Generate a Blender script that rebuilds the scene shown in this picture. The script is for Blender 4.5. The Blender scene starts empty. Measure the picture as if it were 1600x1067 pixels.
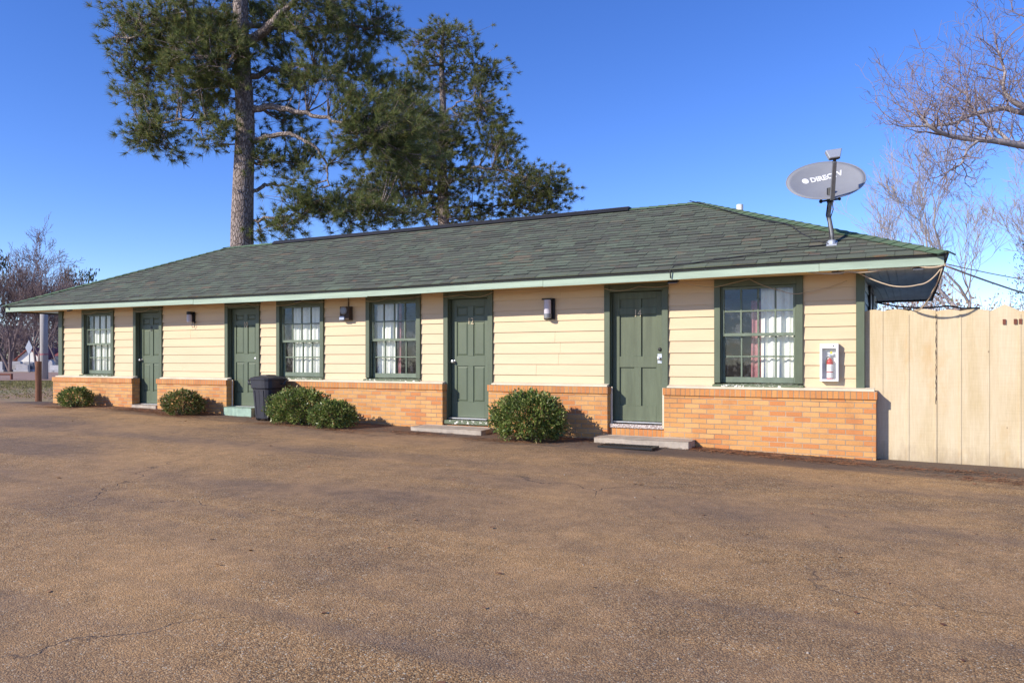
import bpy, math, random
import numpy as np
from mathutils import Vector, Matrix
R = math.radians
random.seed(7)
rng = np.random.default_rng(11)
sc = bpy.context.scene
col = sc.collection

# ------------------------------------------------------------------ camera
YAW = R(27.8)
CZ = 1.45
cd = bpy.data.cameras.new('camera')
cam = bpy.data.objects.new('camera', cd)
col.objects.link(cam)
cam.location = (0, 0, CZ)
cam.rotation_euler = (R(90), 0, YAW)
cd.sensor_width = 36
cd.lens = 26.775
cd.shift_y = 0.0172
cd.clip_end = 3000
sc.camera = cam

# ------------------------------------------------------------------ sky, sun, exposure
SUN_TRAVEL = Vector((0.65, 1.0, -0.587)).normalized()
SUN_ELEV = math.asin(-SUN_TRAVEL.z)
w = bpy.data.worlds.new('World')
sc.world = w
w.use_nodes = True
nt = w.node_tree
bg = nt.nodes['Background']
sky = nt.nodes.new('ShaderNodeTexSky')
sky.sky_type = 'NISHITA'
sky.sun_disc = False
sky.sun_elevation = SUN_ELEV
sky.sun_rotation = math.atan2(-SUN_TRAVEL.x, -SUN_TRAVEL.y)
sky.altitude = 600
sky.air_density = 0.85
sky.dust_density = 0.0
sky.ozone_density = 3.0
hs = nt.nodes.new('ShaderNodeHueSaturation')
hs.inputs['Saturation'].default_value = 1.22
hs.inputs['Hue'].default_value = 0.512
nt.links.new(sky.outputs[0], hs.inputs['Color'])
tint = nt.nodes.new('ShaderNodeMix'); tint.data_type = 'RGBA'; tint.blend_type = 'MULTIPLY'
tint.inputs[0].default_value = 1; tint.inputs[7].default_value = (.96, .93, 1.06, 1)
nt.links.new(hs.outputs[0], tint.inputs[6]); nt.links.new(tint.outputs[2], bg.inputs[0])
bg.inputs[1].default_value = 0.145
sd = bpy.data.lights.new('sun', 'SUN')
sd.energy = 3.9
sd.angle = R(0.5)
sd.color = (1.0, 0.91, 0.77)
sun = bpy.data.objects.new('sun', sd)
col.objects.link(sun)
sun.rotation_euler = SUN_TRAVEL.to_track_quat('-Z', 'Y').to_euler()
sc.view_settings.view_transform = 'Standard'
sc.view_settings.look = 'None'
sc.view_settings.exposure = 0.62
sc.view_settings.gamma = 1
sc.view_settings.use_curve_mapping = False

# ------------------------------------------------------------------ geometry helpers
FX, FY = -math.sin(YAW), math.cos(YAW)
RX, RY = FY, -FX

def at(px, py, d):
    """photo pixel + distance along the view axis -> point in the place"""
    u = (px - 800) / 1190.0
    return Vector((d * (FX + u * RX), d * (FY + u * RY), CZ + (561 - py) / 1190.0 * d))

def dl(d, l):
    """distance along the view axis + sideways distance -> x, y"""
    return d * FX + l * RX, d * FY + l * RY

def g0(x, y):
    p = 0.2 - 0.0179 * (x + 0.4) + 0.0186 * (y - 10.45)
    return 0.1 + 0.6 * math.tanh((p - 0.1) / 0.6)

def g(x, y):
    return g0(x, y) + 0.012 * math.sin(x * .9 + y * .5) * math.sin(y * .7 - x * .3)

class MB:
    def __init__(s):
        s.v = []; s.f = []
    def quad(s, a, b, c, d):
        n = len(s.v); s.v += [tuple(a), tuple(b), tuple(c), tuple(d)]; s.f.append((n, n+1, n+2, n+3))
    def box(s, x0, x1, y0, y1, z0, z1):
        n = len(s.v)
        s.v += [(x0,y0,z0),(x1,y0,z0),(x1,y1,z0),(x0,y1,z0),(x0,y0,z1),(x1,y0,z1),(x1,y1,z1),(x0,y1,z1)]
        s.f += [(n,n+3,n+2,n+1),(n+4,n+5,n+6,n+7),(n,n+1,n+5,n+4),(n+1,n+2,n+6,n+5),(n+2,n+3,n+7,n+6),(n+3,n,n+4,n+7)]
    def hexa(s, p):
        n = len(s.v); s.v += [tuple(q) for q in p]
        s.f += [(n,n+3,n+2,n+1),(n+4,n+5,n+6,n+7),(n,n+1,n+5,n+4),(n+1,n+2,n+6,n+5),(n+2,n+3,n+7,n+6),(n+3,n,n+4,n+7)]
    def prism(s, poly, axis, a, b):
        """poly of 2-D points extruded along axis ('x','y','z') from a to b"""
        def P(q, t):
            return {'x': (t, q[0], q[1]), 'y': (q[0], t, q[1]), 'z': (q[0], q[1], t)}[axis]
        n = len(s.v); k = len(poly)
        s.v += [P(q, a) for q in poly] + [P(q, b) for q in poly]
        s.f.append(tuple(range(n, n+k))[::-1]); s.f.append(tuple(range(n+k, n+2*k)))
        for i in range(k):
            j = (i+1) % k
            s.f.append((n+i, n+j, n+k+j, n+k+i))
    def tube(s, pts, rad, n=6, cap=True):
        pts = [Vector(p) for p in pts]
        if not hasattr(rad, '__len__'): rad = [rad] * len(pts)
        base = len(s.v); up = None
        for i, p in enumerate(pts):
            t = (pts[min(i+1, len(pts)-1)] - pts[max(i-1, 0)])
            if t.length < 1e-9: t = Vector((0, 0, 1))
            t.normalize()
            if up is None:
                up = Vector((0, 0, 1)) if abs(t.z) < .9 else Vector((1, 0, 0))
            a = t.cross(up)
            if a.length < 1e-6: a = t.cross(Vector((0, 1, 0.01)))
            a.normalize(); b = a.cross(t); up = b
            for k in range(n):
                an = 2 * math.pi * k / n
                s.v.append(tuple(p + (a * math.cos(an) + b * math.sin(an)) * rad[i]))
        for i in range(len(pts) - 1):
            for k in range(n):
                q = (k+1) % n
                s.f.append((base+i*n+k, base+i*n+q, base+(i+1)*n+q, base+(i+1)*n+k))
        if cap:
            s.f.append(tuple(base+k for k in range(n))[::-1])
            e = base + (len(pts)-1)*n
            s.f.append(tuple(e+k for k in range(n)))
    def lathe(s, prof, c, n=20, axis='z', sq=0.0):
        """prof = [(radius, height)], around axis through c; sq squares the section"""
        base = len(s.v); c = Vector(c)
        for r, h in prof:
            for k in range(n):
                an = 2*math.pi*(k+.5)/n
                ca, sa = math.cos(an), math.sin(an)
                q = (abs(ca)**(2+sq*4) + abs(sa)**(2+sq*4)) ** (-1/(2+sq*4)) if sq else 1
                u, v = r*q*ca, r*q*sa
                p = {'z': (u, v, h), 'y': (u, h, v), 'x': (h, u, v)}[axis]
                s.v.append(tuple(c + Vector(p)))
        for i in range(len(prof)-1):
            for k in range(n):
                q = (k+1) % n
                s.f.append((base+i*n+k, base+i*n+q, base+(i+1)*n+q, base+(i+1)*n+k))
        s.f.append(tuple(base+k for k in range(n))[::-1])
        e = base+(len(prof)-1)*n
        s.f.append(tuple(e+k for k in range(n)))
    def sphere(s, c, r, n=10, m=6):
        s.lathe([(max(1e-4, r*math.sin(math.pi*i/m)), -r*math.cos(math.pi*i/m)) for i in range(m+1)], c, n)
    def build(s, name, m, parent=None, bevel=0, smooth=False, world=True, segs=1):
        me = bpy.data.meshes.new(name)
        off = Vector((0, 0, 0))
        if parent is not None and world:
            q = parent
            while q is not None:
                off += q.location; q = q.parent
        me.from_pydata([tuple(Vector(p) - off) for p in s.v], [], s.f)
        return link(me, name, m, parent, bevel, smooth, segs)

def link(me, name, m, parent=None, bevel=0, smooth=False, segs=1):
    me.materials.append(m)
    if smooth:
        for p in me.polygons: p.use_smooth = True
    o = bpy.data.objects.new(name, me)
    col.objects.link(o)
    if parent is not None: o.parent = parent
    if bevel:
        b = o.modifiers.new('bevel', 'BEVEL'); b.width = bevel; b.segments = segs; b.limit_method = 'ANGLE'
    return o

def npmesh(name, V, k, m, parent=None, smooth=False):
    """V: (n*k, 3) array in world coordinates, every k vertices one face"""
    off = np.zeros(3)
    q = parent
    while q is not None:
        off += np.array(q.location); q = q.parent
    V = (V - off).astype(np.float32)
    n = len(V) // k
    me = bpy.data.meshes.new(name)
    me.vertices.add(n*k); me.vertices.foreach_set('co', V.ravel())
    me.loops.add(n*k); me.loops.foreach_set('vertex_index', np.arange(n*k, dtype=np.int32))
    me.polygons.add(n); me.polygons.foreach_set('loop_start', np.arange(0, n*k, k, dtype=np.int32))
    me.update(calc_edges=True)
    me.validate()
    return link(me, name, m, parent, 0, smooth)

def tag(o, label=None, cat=None, group=None, kind=None):
    if label: o['label'] = label
    if cat: o['category'] = cat
    if group: o['group'] = group
    if kind: o['kind'] = kind
    return o

def thing(name, loc, label, cat, group=None):
    o = bpy.data.objects.new(name, None)
    o.location = loc; o.empty_display_size = .2
    col.objects.link(o)
    return tag(o, label, cat, group)

# ------------------------------------------------------------------ materials
def newmat(name):
    m = bpy.data.materials.new(name); m.use_nodes = True
    nt = m.node_tree
    return m, nt, nt.nodes['Principled BSDF']

def nd(nt, typ, **kw):
    n = nt.nodes.new(typ)
    for k, v in kw.items():
        if k.startswith('i_'):
            key = k[2:].replace('_', ' ')
            n.inputs[key].default_value = v
        else: setattr(n, k, v)
    return n

def c4(c): return (c[0], c[1], c[2], 1)

def ramp(nt, src, stops, interp='LINEAR'):
    r = nt.nodes.new('ShaderNodeValToRGB'); e = r.color_ramp; e.interpolation = interp
    while len(e.elements) < len(stops): e.elements.new(.5)
    for el, (p, c) in zip(e.elements, stops):
        el.position = p; el.color = c4(c) if hasattr(c, '__len__') else (c, c, c, 1)
    nt.links.new(src, r.inputs[0])
    return r.outputs[0]

def mixc(nt, fac, a, b, mode='MIX'):
    n = nt.nodes.new('ShaderNodeMix'); n.data_type = 'RGBA'; n.blend_type = mode
    for v, i in ((fac, 0), (a, 6), (b, 7)):
        if hasattr(v, 'is_linked') or isinstance(v, bpy.types.NodeSocket): nt.links.new(v, n.inputs[i])
        else: n.inputs[i].default_value = v if i == 0 else c4(v)
    return n.outputs[2]

def math_(nt, op, a, b=None, clamp=False):
    n = nt.nodes.new('ShaderNodeMath'); n.operation = op; n.use_clamp = clamp
    for v, i in ((a, 0), (b, 1)):
        if v is None: continue
        if isinstance(v, bpy.types.NodeSocket): nt.links.new(v, n.inputs[i])
        else: n.inputs[i].default_value = v
    return n.outputs[0]

def coords(nt, scale=(1, 1, 1), rot=(0, 0, 0), out='Object'):
    tc = nt.nodes.new('ShaderNodeTexCoord')
    mp = nt.nodes.new('ShaderNodeMapping')
    mp.inputs['Scale'].default_value = scale; mp.inputs['Rotation'].default_value = rot
    nt.links.new(tc.outputs[out], mp.inputs[0])
    return mp.outputs[0]

def noise(nt, vec, scale, detail=3, rough=.55, dist=0):
    n = nt.nodes.new('ShaderNodeTexNoise')
    n.inputs['Scale'].default_value = scale; n.inputs['Detail'].default_value = detail
    n.inputs['Roughness'].default_value = rough; n.inputs['Distortion'].default_value = dist
    nt.links.new(vec, n.inputs['Vector'])
    return n.outputs['Fac']

def bump(nt, b, h, strength=.3, dist=.01):
    n = nt.nodes.new('ShaderNodeBump')
    n.inputs['Strength'].default_value = strength; n.inputs['Distance'].default_value = dist
    nt.links.new(h, n.inputs['Height']); nt.links.new(n.outputs[0], b.inputs['Normal'])

def paint(name, c, rough=.6, var=.18, scale=4, stretch=(1, 1, 1), bmp=.15, chip=None, chipamt=.66, metal=0, fine=60, spec=.35):
    m, nt, b = newmat(name)
    v = coords(nt, stretch)
    f = noise(nt, v, scale, 5, .65)
    d = tuple(x * (1 - var) for x in c); l = tuple(min(1, x * (1 + var * .7)) for x in c)
    cc = ramp(nt, f, [(.25, d), (.75, l)])
    f2 = noise(nt, v, scale * 7, 4, .7)
    if chip:
        k = ramp(nt, f2, [(chipamt, 0), (chipamt + .03, 1)])
        cc = mixc(nt, k, cc, chip)
    nt.links.new(cc, b.inputs['Base Color'])
    b.inputs['Roughness'].default_value = rough
    b.inputs['Metallic'].default_value = metal
    b.inputs['Specular IOR Level'].default_value = spec
    if bmp: bump(nt, b, noise(nt, v, fine, 4, .7), bmp, .004)
    return m

M = {}
M['siding'] = paint('siding_paint', (.63, .495, .315), .55, .10, 1.6, (.4, 1, 3), .25, chip=(.55, .42, .25), chipamt=.78, fine=40)
M['ledge'] = paint('ledge_paint', (.68, .60, .46), .6, .2, 3, (1, 1, 1), .3, chip=(.35, .3, .24), chipamt=.67)
M['trim'] = paint('trim_green', (.098, .125, .082), .5, .22, 5, (1, 1, .35), .3, chip=(.30, .33, .25), chipamt=.76)
M['sash'] = paint('sash_green', (.15, .19, .14), .5, .25, 9, (1, 1, 1), .3, chip=(.55, .55, .48), chipamt=.70)
M['sill'] = paint('sill_green', (.12, .15, .09), .6, .25, 3, (1, 1, 1), .4, chip=(.72, .70, .64), chipamt=.57)
M['fascia'] = paint('fascia_green', (.335, .43, .34), .6, .28, 2.2, (.35, 1, 5), .3, chip=(.22, .30, .24), chipamt=.64)
M['soffit'] = paint('soffit_paint', (.80, .58, .28), .7, .15, 2, (.3, 1, 1), .2)
M['pale_green'] = paint('weathered_pale_green', (.58, .68, .70), .7, .22, 3, (2, .6, 1), .3, chip=(.36, .42, .44), chipamt=.68)
M['black'] = paint('black_metal', (.015, .015, .017), .45, .3, 8, bmp=.1)
M['dark_brown'] = paint('dark_brown_wood', (.06, .042, .032), .8, .4, 6, (1, 1, .3), .5)
M['grey_metal'] = paint('grey_metal', (.22, .23, .25), .45, .15, 10, bmp=.05, metal=.3)
M['steel'] = paint('worn_steel', (.62, .62, .62), .32, .2, 12, bmp=.1, metal=.9)
M['white'] = paint('white_enamel', (.80, .80, .80), .4, .05, 6, bmp=.05)
M['brass'] = paint('tarnished_brass', (.55, .42, .20), .35, .3, 20, bmp=.1, metal=.8)
M['number'] = paint('gold_number', (.62, .52, .34), .5, .25, 40, bmp=.1)
M['number_dark'] = paint('dark_number', (.05, .055, .06), .5, .25, 40, bmp=.1)
M['rubber'] = paint('bin_plastic', (.032, .034, .045), .5, .25, 6, (1, 1, .3), .12)
M['concrete'] = paint('concrete', (.42, .36, .295), .9, .3, 5, bmp=.6, chip=(.28, .14, .11), chipamt=.71, fine=90)
M['green_step'] = paint('green_painted_concrete', (.30, .42, .34), .8, .25, 6, bmp=.5, chip=(.42, .40, .36), chipamt=.70)
M['threshold'] = paint('threshold_paint', (.34, .27, .25), .7, .4, 7, bmp=.4, chip=(.65, .6, .56), chipamt=.52)
M['red'] = paint('extinguisher_red', (.50, .025, .03), .3, .1, 6, bmp=0)
M['yellow'] = paint('yellow_tag', (.75, .6, .05), .5, .1, 6, bmp=0)
M['milk_glass'] = paint('frosted_lamp_glass', (.52, .50, .58), .3, .06, 6, bmp=0)
M['lens'] = paint('lamp_lens', (.42, .48, .62), .25, .1, 6, bmp=0)
M['interior'] = paint('interior_paint', (.20, .17, .15), .9, .2, 2)
M['curtain'] = paint('white_curtain', (.86, .88, .80), .9, .08, 5, (1, 1, .2), .15)
M['pink_curtain'] = paint('pink_curtain', (.36, .15, .165), .9, .25, 14, (1, 1, .4), .2, chip=(.62, .40, .38), chipamt=.60)
M['cable_pale'] = paint('pale_cable', (.48, .38, .27), .7, .15, 5, bmp=0)
M['cable_dark'] = paint('dark_cable', (.03, .03, .035), .6, .15, 5, bmp=0)
M['dish'] = paint('dish_grey', (.25, .26, .285), .42, .08, 3, bmp=.05)
M['lettering'] = paint('white_lettering', (.78, .79, .80), .5, .03, 3, bmp=0)
M['pole_wood'] = paint('pole_grey', (.36, .34, .33), .9, .25, 3, (4, 4, .4), .4)
M['post_wood'] = paint('post_brown', (.19, .085, .05), .9, .45, 5, (3, 3, .35), .8, chip=(.32, .18, .12), chipamt=.66)
M['sign_back'] = paint('sign_back', (.42, .45, .50), .45, .1, 5, bmp=.05, metal=.4)
M['house_white'] = paint('house_white', (.78, .76, .70), .7, .08, 1, bmp=.1)
M['red_roof'] = paint('red_roof', (.26, .07, .06), .7, .2, 2, (1, 1, 4), .2)
M['granite'] = paint('pale_granite', (.40, .395, .42), .6, .2, 4, bmp=.2)
M['granite_dark'] = paint('dark_granite', (.09, .10, .14), .35, .3, 6, bmp=.1)
M['rust'] = paint('rusty_pipe', (.20, .07, .045), .8, .3, 8, bmp=.3)
M['fence'] = paint('fence_cream', (.62, .50, .30), .7, .2, 1.4, (1, 1, .5), .35, chip=(.45, .33, .2), chipamt=.755, fine=25)
def fence_mat():
    m, nt, b = newmat('fence_cream_paint')
    v = coords(nt)
    base = ramp(nt, noise(nt, coords(nt, (2.2, 1, .5)), 1.6, 5, .65), [(.3, (.53, .425, .255)), (.5, (.60, .50, .335)), (.72, (.64, .55, .39))])
    gr = noise(nt, coords(nt, (26, 1, 1.4)), 2.2, 4, .7)
    cc = mixc(nt, 1.0, base, ramp(nt, gr, [(.3, (.90, .885, .86)), (.7, (1.05, 1.05, 1.05))]), 'MULTIPLY')
    saw = noise(nt, coords(nt, (1.2, 1, 46)), 2.0, 3, .7)
    cc = mixc(nt, 1.0, cc, ramp(nt, saw, [(.3, (.94, .93, .92)), (.7, (1.03, 1.03, 1.03))]), 'MULTIPLY')
    st = noise(nt, coords(nt, (1.6, 1, .8)), 1.5, 6, .7)
    cc = mixc(nt, math_(nt, 'MULTIPLY', ramp(nt, st, [(.54, 0), (.70, 1)]), .45), cc, (.52, .33, .14))
    sp = nt.nodes.new('ShaderNodeSeparateXYZ'); nt.links.new(v, sp.inputs[0])
    low_ = math_(nt, 'ADD', sp.outputs[2], math_(nt, 'MULTIPLY', noise(nt, coords(nt, (3, 1, 1.2)), 2.5, 5, .7), .9))
    dirt = ramp(nt, low_, [(.42, 1), (.75, 0)])
    cc = mixc(nt, math_(nt, 'MULTIPLY', dirt, .6), cc, (.30, .225, .15))
    kn = nt.nodes.new('ShaderNodeTexVoronoi'); kn.inputs['Scale'].default_value = 3.2; nt.links.new(coords(nt, (1, 1, .55)), kn.inputs['Vector'])
    cc = mixc(nt, math_(nt, 'MULTIPLY', ramp(nt, kn.outputs['Distance'], [(.012, 1), (.03, 0)]), .8), cc, (.16, .10, .06))
    nt.links.new(cc, b.inputs['Base Color']); b.inputs['Roughness'].default_value = .75; b.inputs['Specular IOR Level'].default_value = .25
    bump(nt, b, math_(nt, 'ADD', gr, saw), .3, .004)
    return m
M['fence'] = fence_mat()
M['bark_grey'] = paint('bare_bark', (.40, .35, .34), .9, .3, 4, (3, 3, .6), .6)
M['twig_pale'] = paint('twig_mauve', (.27, .205, .205), .9, .3, 1, bmp=0)
M['twig'] = paint('twig_purple', (.205, .152, .15), .9, .3, 1, bmp=0)
M['twig_dark'] = paint('twig_brown', (.155, .108, .102), .9, .35, .4, bmp=0)

def brick_mat(name, bw, rh, off, c1, c2, mortar):
    m, nt, b = newmat(name)
    tc = nt.nodes.new('ShaderNodeTexCoord')
    sp = nt.nodes.new('ShaderNodeSeparateXYZ'); nt.links.new(tc.outputs['Object'], sp.inputs[0])
    u = math_(nt, 'ADD', sp.outputs[0], sp.outputs[1])
    cb = nt.nodes.new('ShaderNodeCombineXYZ'); nt.links.new(u, cb.inputs[0]); nt.links.new(sp.outputs[2], cb.inputs[1])
    dn = nt.nodes.new('ShaderNodeTexNoise'); dn.inputs['Scale'].default_value = 5
    nt.links.new(cb.outputs[0], dn.inputs['Vector'])
    va = nt.nodes.new('ShaderNodeVectorMath'); va.operation = 'MULTIPLY_ADD'
    nt.links.new(dn.outputs['Color'], va.inputs[0]); va.inputs[1].default_value = (.006, .006, 0)
    nt.links.new(cb.outputs[0], va.inputs[2])
    def br(a, bb, mo):
        n = nt.nodes.new('ShaderNodeTexBrick')
        n.offset = off; n.inputs['Scale'].default_value = 1
        n.inputs['Brick Width'].default_value = bw; n.inputs['Row Height'].default_value = rh
        n.inputs['Mortar Size'].default_value = .0052; n.inputs['Mortar Smooth'].default_value = .3
        n.inputs['Bias'].default_value = -.15
        n.inputs['Color1'].default_value = c4(a); n.inputs['Color2'].default_value = c4(bb); n.inputs['Mortar'].default_value = c4(mo)
        nt.links.new(va.outputs[0], n.inputs['Vector'])
        return n
    n1 = br((0, 0, 0), (1, 1, 1), (0.3, .3, .3))
    cc = ramp(nt, n1.outputs['Color'], [(0, c1[0]), (.28, c1[1]), (.5, c1[0]), (.66, c2[0]), (.9, c2[0]), (1, c2[1])])
    big = noise(nt, cb.outputs[0], .9, 4, .6)
    mcol = mixc(nt, ramp(nt, big, [(.38, 0), (.62, 1)]), mortar, tuple(x * .45 for x in mortar))
    cc = mixc(nt, n1.outputs['Fac'], cc, mcol)
    fine = noise(nt, cb.outputs[0], 55, 4, .75)
    cc = mixc(nt, 1.0, cc, ramp(nt, fine, [(.25, (.78, .76, .74)), (.75, (1.12, 1.1, 1.08))]), 'MULTIPLY')
    # rising damp and soil near the ground, patchy
    z = math_(nt, 'MULTIPLY_ADD', sp.outputs[2], -1.0)
    st = noise(nt, cb.outputs[0], 2.2, 5, .65)
    cc = mixc(nt, math_(nt, 'MULTIPLY', ramp(nt, st, [(.5, 0), (.72, 1)]), .45), cc, (.30, .13, .06))
    nt.links.new(cc, b.inputs['Base Color'])
    b.inputs['Roughness'].default_value = .85
    h = math_(nt, 'SUBTRACT', math_(nt, 'MULTIPLY', fine, .3), n1.outputs['Fac'])
    bump(nt, b, h, .7, .006)
    return m
T1, T2 = (.60, .30, .10), (.67, .365, .14)
O1, O2 = (.56, .225, .075), (.48, .165, .055)
M['brick'] = brick_mat('tan_orange_brick', .205, .0675, .5, (T1, T2), (O1, O2), (.50, .40, .29))
M['rowlock'] = brick_mat('rowlock_brick', .0675, .25, 0, ((.55, .23, .07), (.61, .30, .10)), (O1, O2), (.50, .38, .26))

def shingle_mat(name, hip=False):
    m, nt, b = newmat(name)
    ge = nt.nodes.new('ShaderNodeNewGeometry')
    v = coords(nt)
    r = ge.outputs['Random Per Island']
    if hip:
        cc = ramp(nt, r, [(0, (.095, .155, .085)), (.5, (.13, .20, .11)), (1, (.10, .16, .10))])
    else:
        cc = ramp(nt, r, [(0, (.100, .104, .084)), (.3, (.110, .120, .092)), (.6, (.120, .138, .100)), (.85, (.130, .154, .110)), (.97, (.142, .172, .122)), (1, (.17, .135, .095))])
    big = noise(nt, v, .55, 4, .6)
    cc = mixc(nt, math_(nt, 'MULTIPLY', ramp(nt, big, [(.45, 0), (.7, 1)]), .35), cc, (.105, .10, .085))
    rust = noise(nt, coords(nt, (.7, 2.4, 2.4)), 4.5, 5, .7)
    cc = mixc(nt, math_(nt, 'MULTIPLY', ramp(nt, rust, [(.585, 0), (.66, 1)]), .6), cc, (.24, .13, .075))
    gr = noise(nt, v, 140, 2, .8)
    cc = mixc(nt, 1.0, cc, ramp(nt, gr, [(.3, (.7, .7, .7)), (.7, (1.25, 1.25, 1.25))]), 'MULTIPLY')
    nt.links.new(cc, b.inputs['Base Color'])
    b.inputs['Roughness'].default_value = .9; b.inputs['Specular IOR Level'].default_value = .2
    bump(nt, b, gr, .5, .004)
    return m
M['shingle'] = shingle_mat('asphalt_shingle')
M['hip'] = shingle_mat('hip_shingle', True)
M['shingle_edge'] = paint('shingle_butt_edge', (.03, .032, .034), .95, .3, 9, bmp=0)

def leaf_mat(name, stops, rough=.45, tr=.25, nscale=1.2, spec=.4):
    m, nt, b = newmat(name)
    ge = nt.nodes.new('ShaderNodeNewGeometry')
    cc = ramp(nt, ge.outputs['Random Per Island'], stops)
    f = noise(nt, coords(nt), nscale, 3, .6)
    cc = mixc(nt, 1.0, cc, ramp(nt, f, [(.3, (.72, .75, .72)), (.7, (1.25, 1.2, 1.1))]), 'MULTIPLY')
    nt.links.new(cc, b.inputs['Base Color'])
    b.inputs['Roughness'].default_value = rough
    b.inputs['Specular IOR Level'].default_value = spec
    t = nt.nodes.new('ShaderNodeBsdfTranslucent'); nt.links.new(cc, t.inputs[0])
    mx = nt.nodes.new('ShaderNodeMixShader'); mx.inputs[0].default_value = tr
    out = nt.nodes['Material Output']
    nt.links.new(b.outputs[0], mx.inputs[1]); nt.links.new(t.outputs[0], mx.inputs[2]); nt.links.new(mx.outputs[0], out.inputs[0])
    return m
M['shrub_leaf'] = leaf_mat('shrub_leaf', [(0, (.045, .075, .022)), (.35, (.11, .17, .04)), (.7, (.22, .29, .075)), (.92, (.36, .38, .15)), (1, (.34, .17, .09))], .38, .3, 5, .45)
M['shrub_leaf_red'] = leaf_mat('shrub_leaf_reddish', [(0, (.042, .07, .022)), (.3, (.10, .155, .04)), (.62, (.20, .25, .07)), (.8, (.33, .25, .11)), (1, (.38, .19, .10))], .38, .3, 5, .45)
M['needle'] = leaf_mat('pine_needle', [(0, (.07, .10, .036)), (.45, (.155, .20, .07)), (.8, (.25, .285, .105)), (.93, (.27, .25, .105)), (1, (.34, .20, .10))], .5, .5, .6)
M['needle_far'] = leaf_mat('far_pine_needle', [(0, (.08, .105, .04)), (.5, (.155, .185, .06)), (.85, (.23, .25, .082)), (1, (.30, .24, .10))], .5, .4, .5)
M['evergreen'] = leaf_mat('dark_evergreen', [(0, (.04, .06, .03)), (.6, (.07, .09, .05)), (1, (.11, .11, .07))], .6, .2, .3)
M['red_leaf'] = leaf_mat('reddish_leaf', [(0, (.25, .12, .09)), (.5, (.34, .18, .13)), (.8, (.20, .20, .08)), (1, (.42, .30, .20))], .6, .3, 2)
M['straw'] = leaf_mat('pine_straw', [(0, (.16, .065, .035)), (.5, (.26, .115, .06)), (1, (.36, .20, .11))], .8, .05, 2)
M['grass'] = leaf_mat('grass_blade', [(0, (.12, .13, .03)), (.5, (.20, .19, .06)), (1, (.30, .22, .10))], .7, .3, .7)

def bark_mat():
    m, nt, b = newmat('pine_bark')
    v = coords(nt, (1, 1, .32))
    vo = nt.nodes.new('ShaderNodeTexVoronoi'); vo.feature = 'DISTANCE_TO_EDGE'; vo.inputs['Scale'].default_value = 17
    nt.links.new(v, vo.inputs['Vector'])
    pl = ramp(nt, vo.outputs['Distance'], [(0, 0), (.16, 1)])
    f = noise(nt, v, 9, 4, .7)
    cc = mixc(nt, pl, (.14, .105, .09), ramp(nt, f, [(.3, (.25, .195, .17)), (.7, (.42, .35, .32))]))
    nt.links.new(cc, b.inputs['Base Color']); b.inputs['Roughness'].default_value = .95
    bump(nt, b, pl, 1, .03)
    return m
M['bark'] = bark_mat()

def glass_mat():
    m, nt, b = newmat('window_glass')
    out = nt.nodes['Material Output']
    tr = nt.nodes.new('ShaderNodeBsdfTransparent'); tr.inputs[0].default_value = (.96, .97, .97, 1)
    gl = nt.nodes.new('ShaderNodeBsdfGlossy'); gl.inputs['Roughness'].default_value = .03
    lw = nt.nodes.new('ShaderNodeLayerWeight'); lw.inputs[0].default_value = .5
    fr = math_(nt, 'MULTIPLY_ADD', math_(nt, 'POWER', lw.outputs['Facing'], 4.0), .75); fr.node.inputs[2].default_value = .055
    v = coords(nt)
    bn = nt.nodes.new('ShaderNodeBump'); bn.inputs['Strength'].default_value = .1; bn.inputs['Distance'].default_value = .02
    nt.links.new(noise(nt, v, 4, 2), bn.inputs['Height']); nt.links.new(bn.outputs[0], gl.inputs['Normal'])
    mx = nt.nodes.new('ShaderNodeMixShader')
    nt.links.new(fr, mx.inputs[0]); nt.links.new(tr.outputs[0], mx.inputs[1]); nt.links.new(gl.outputs[0], mx.inputs[2])
    df = nt.nodes.new('ShaderNodeBsdfDiffuse'); df.inputs[0].default_value = (.6, .6, .6, 1)
    dirt = ramp(nt, noise(nt, v, 7, 6, .75), [(.5, .015), (.72, .16)])
    m2 = nt.nodes.new('ShaderNodeMixShader')
    nt.links.new(dirt, m2.inputs[0]); nt.links.new(mx.outputs[0], m2.inputs[1]); nt.links.new(df.outputs[0], m2.inputs[2])
    nt.links.new(m2.outputs[0], out.inputs[0])
    return m
M['glass'] = glass_mat()

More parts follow.
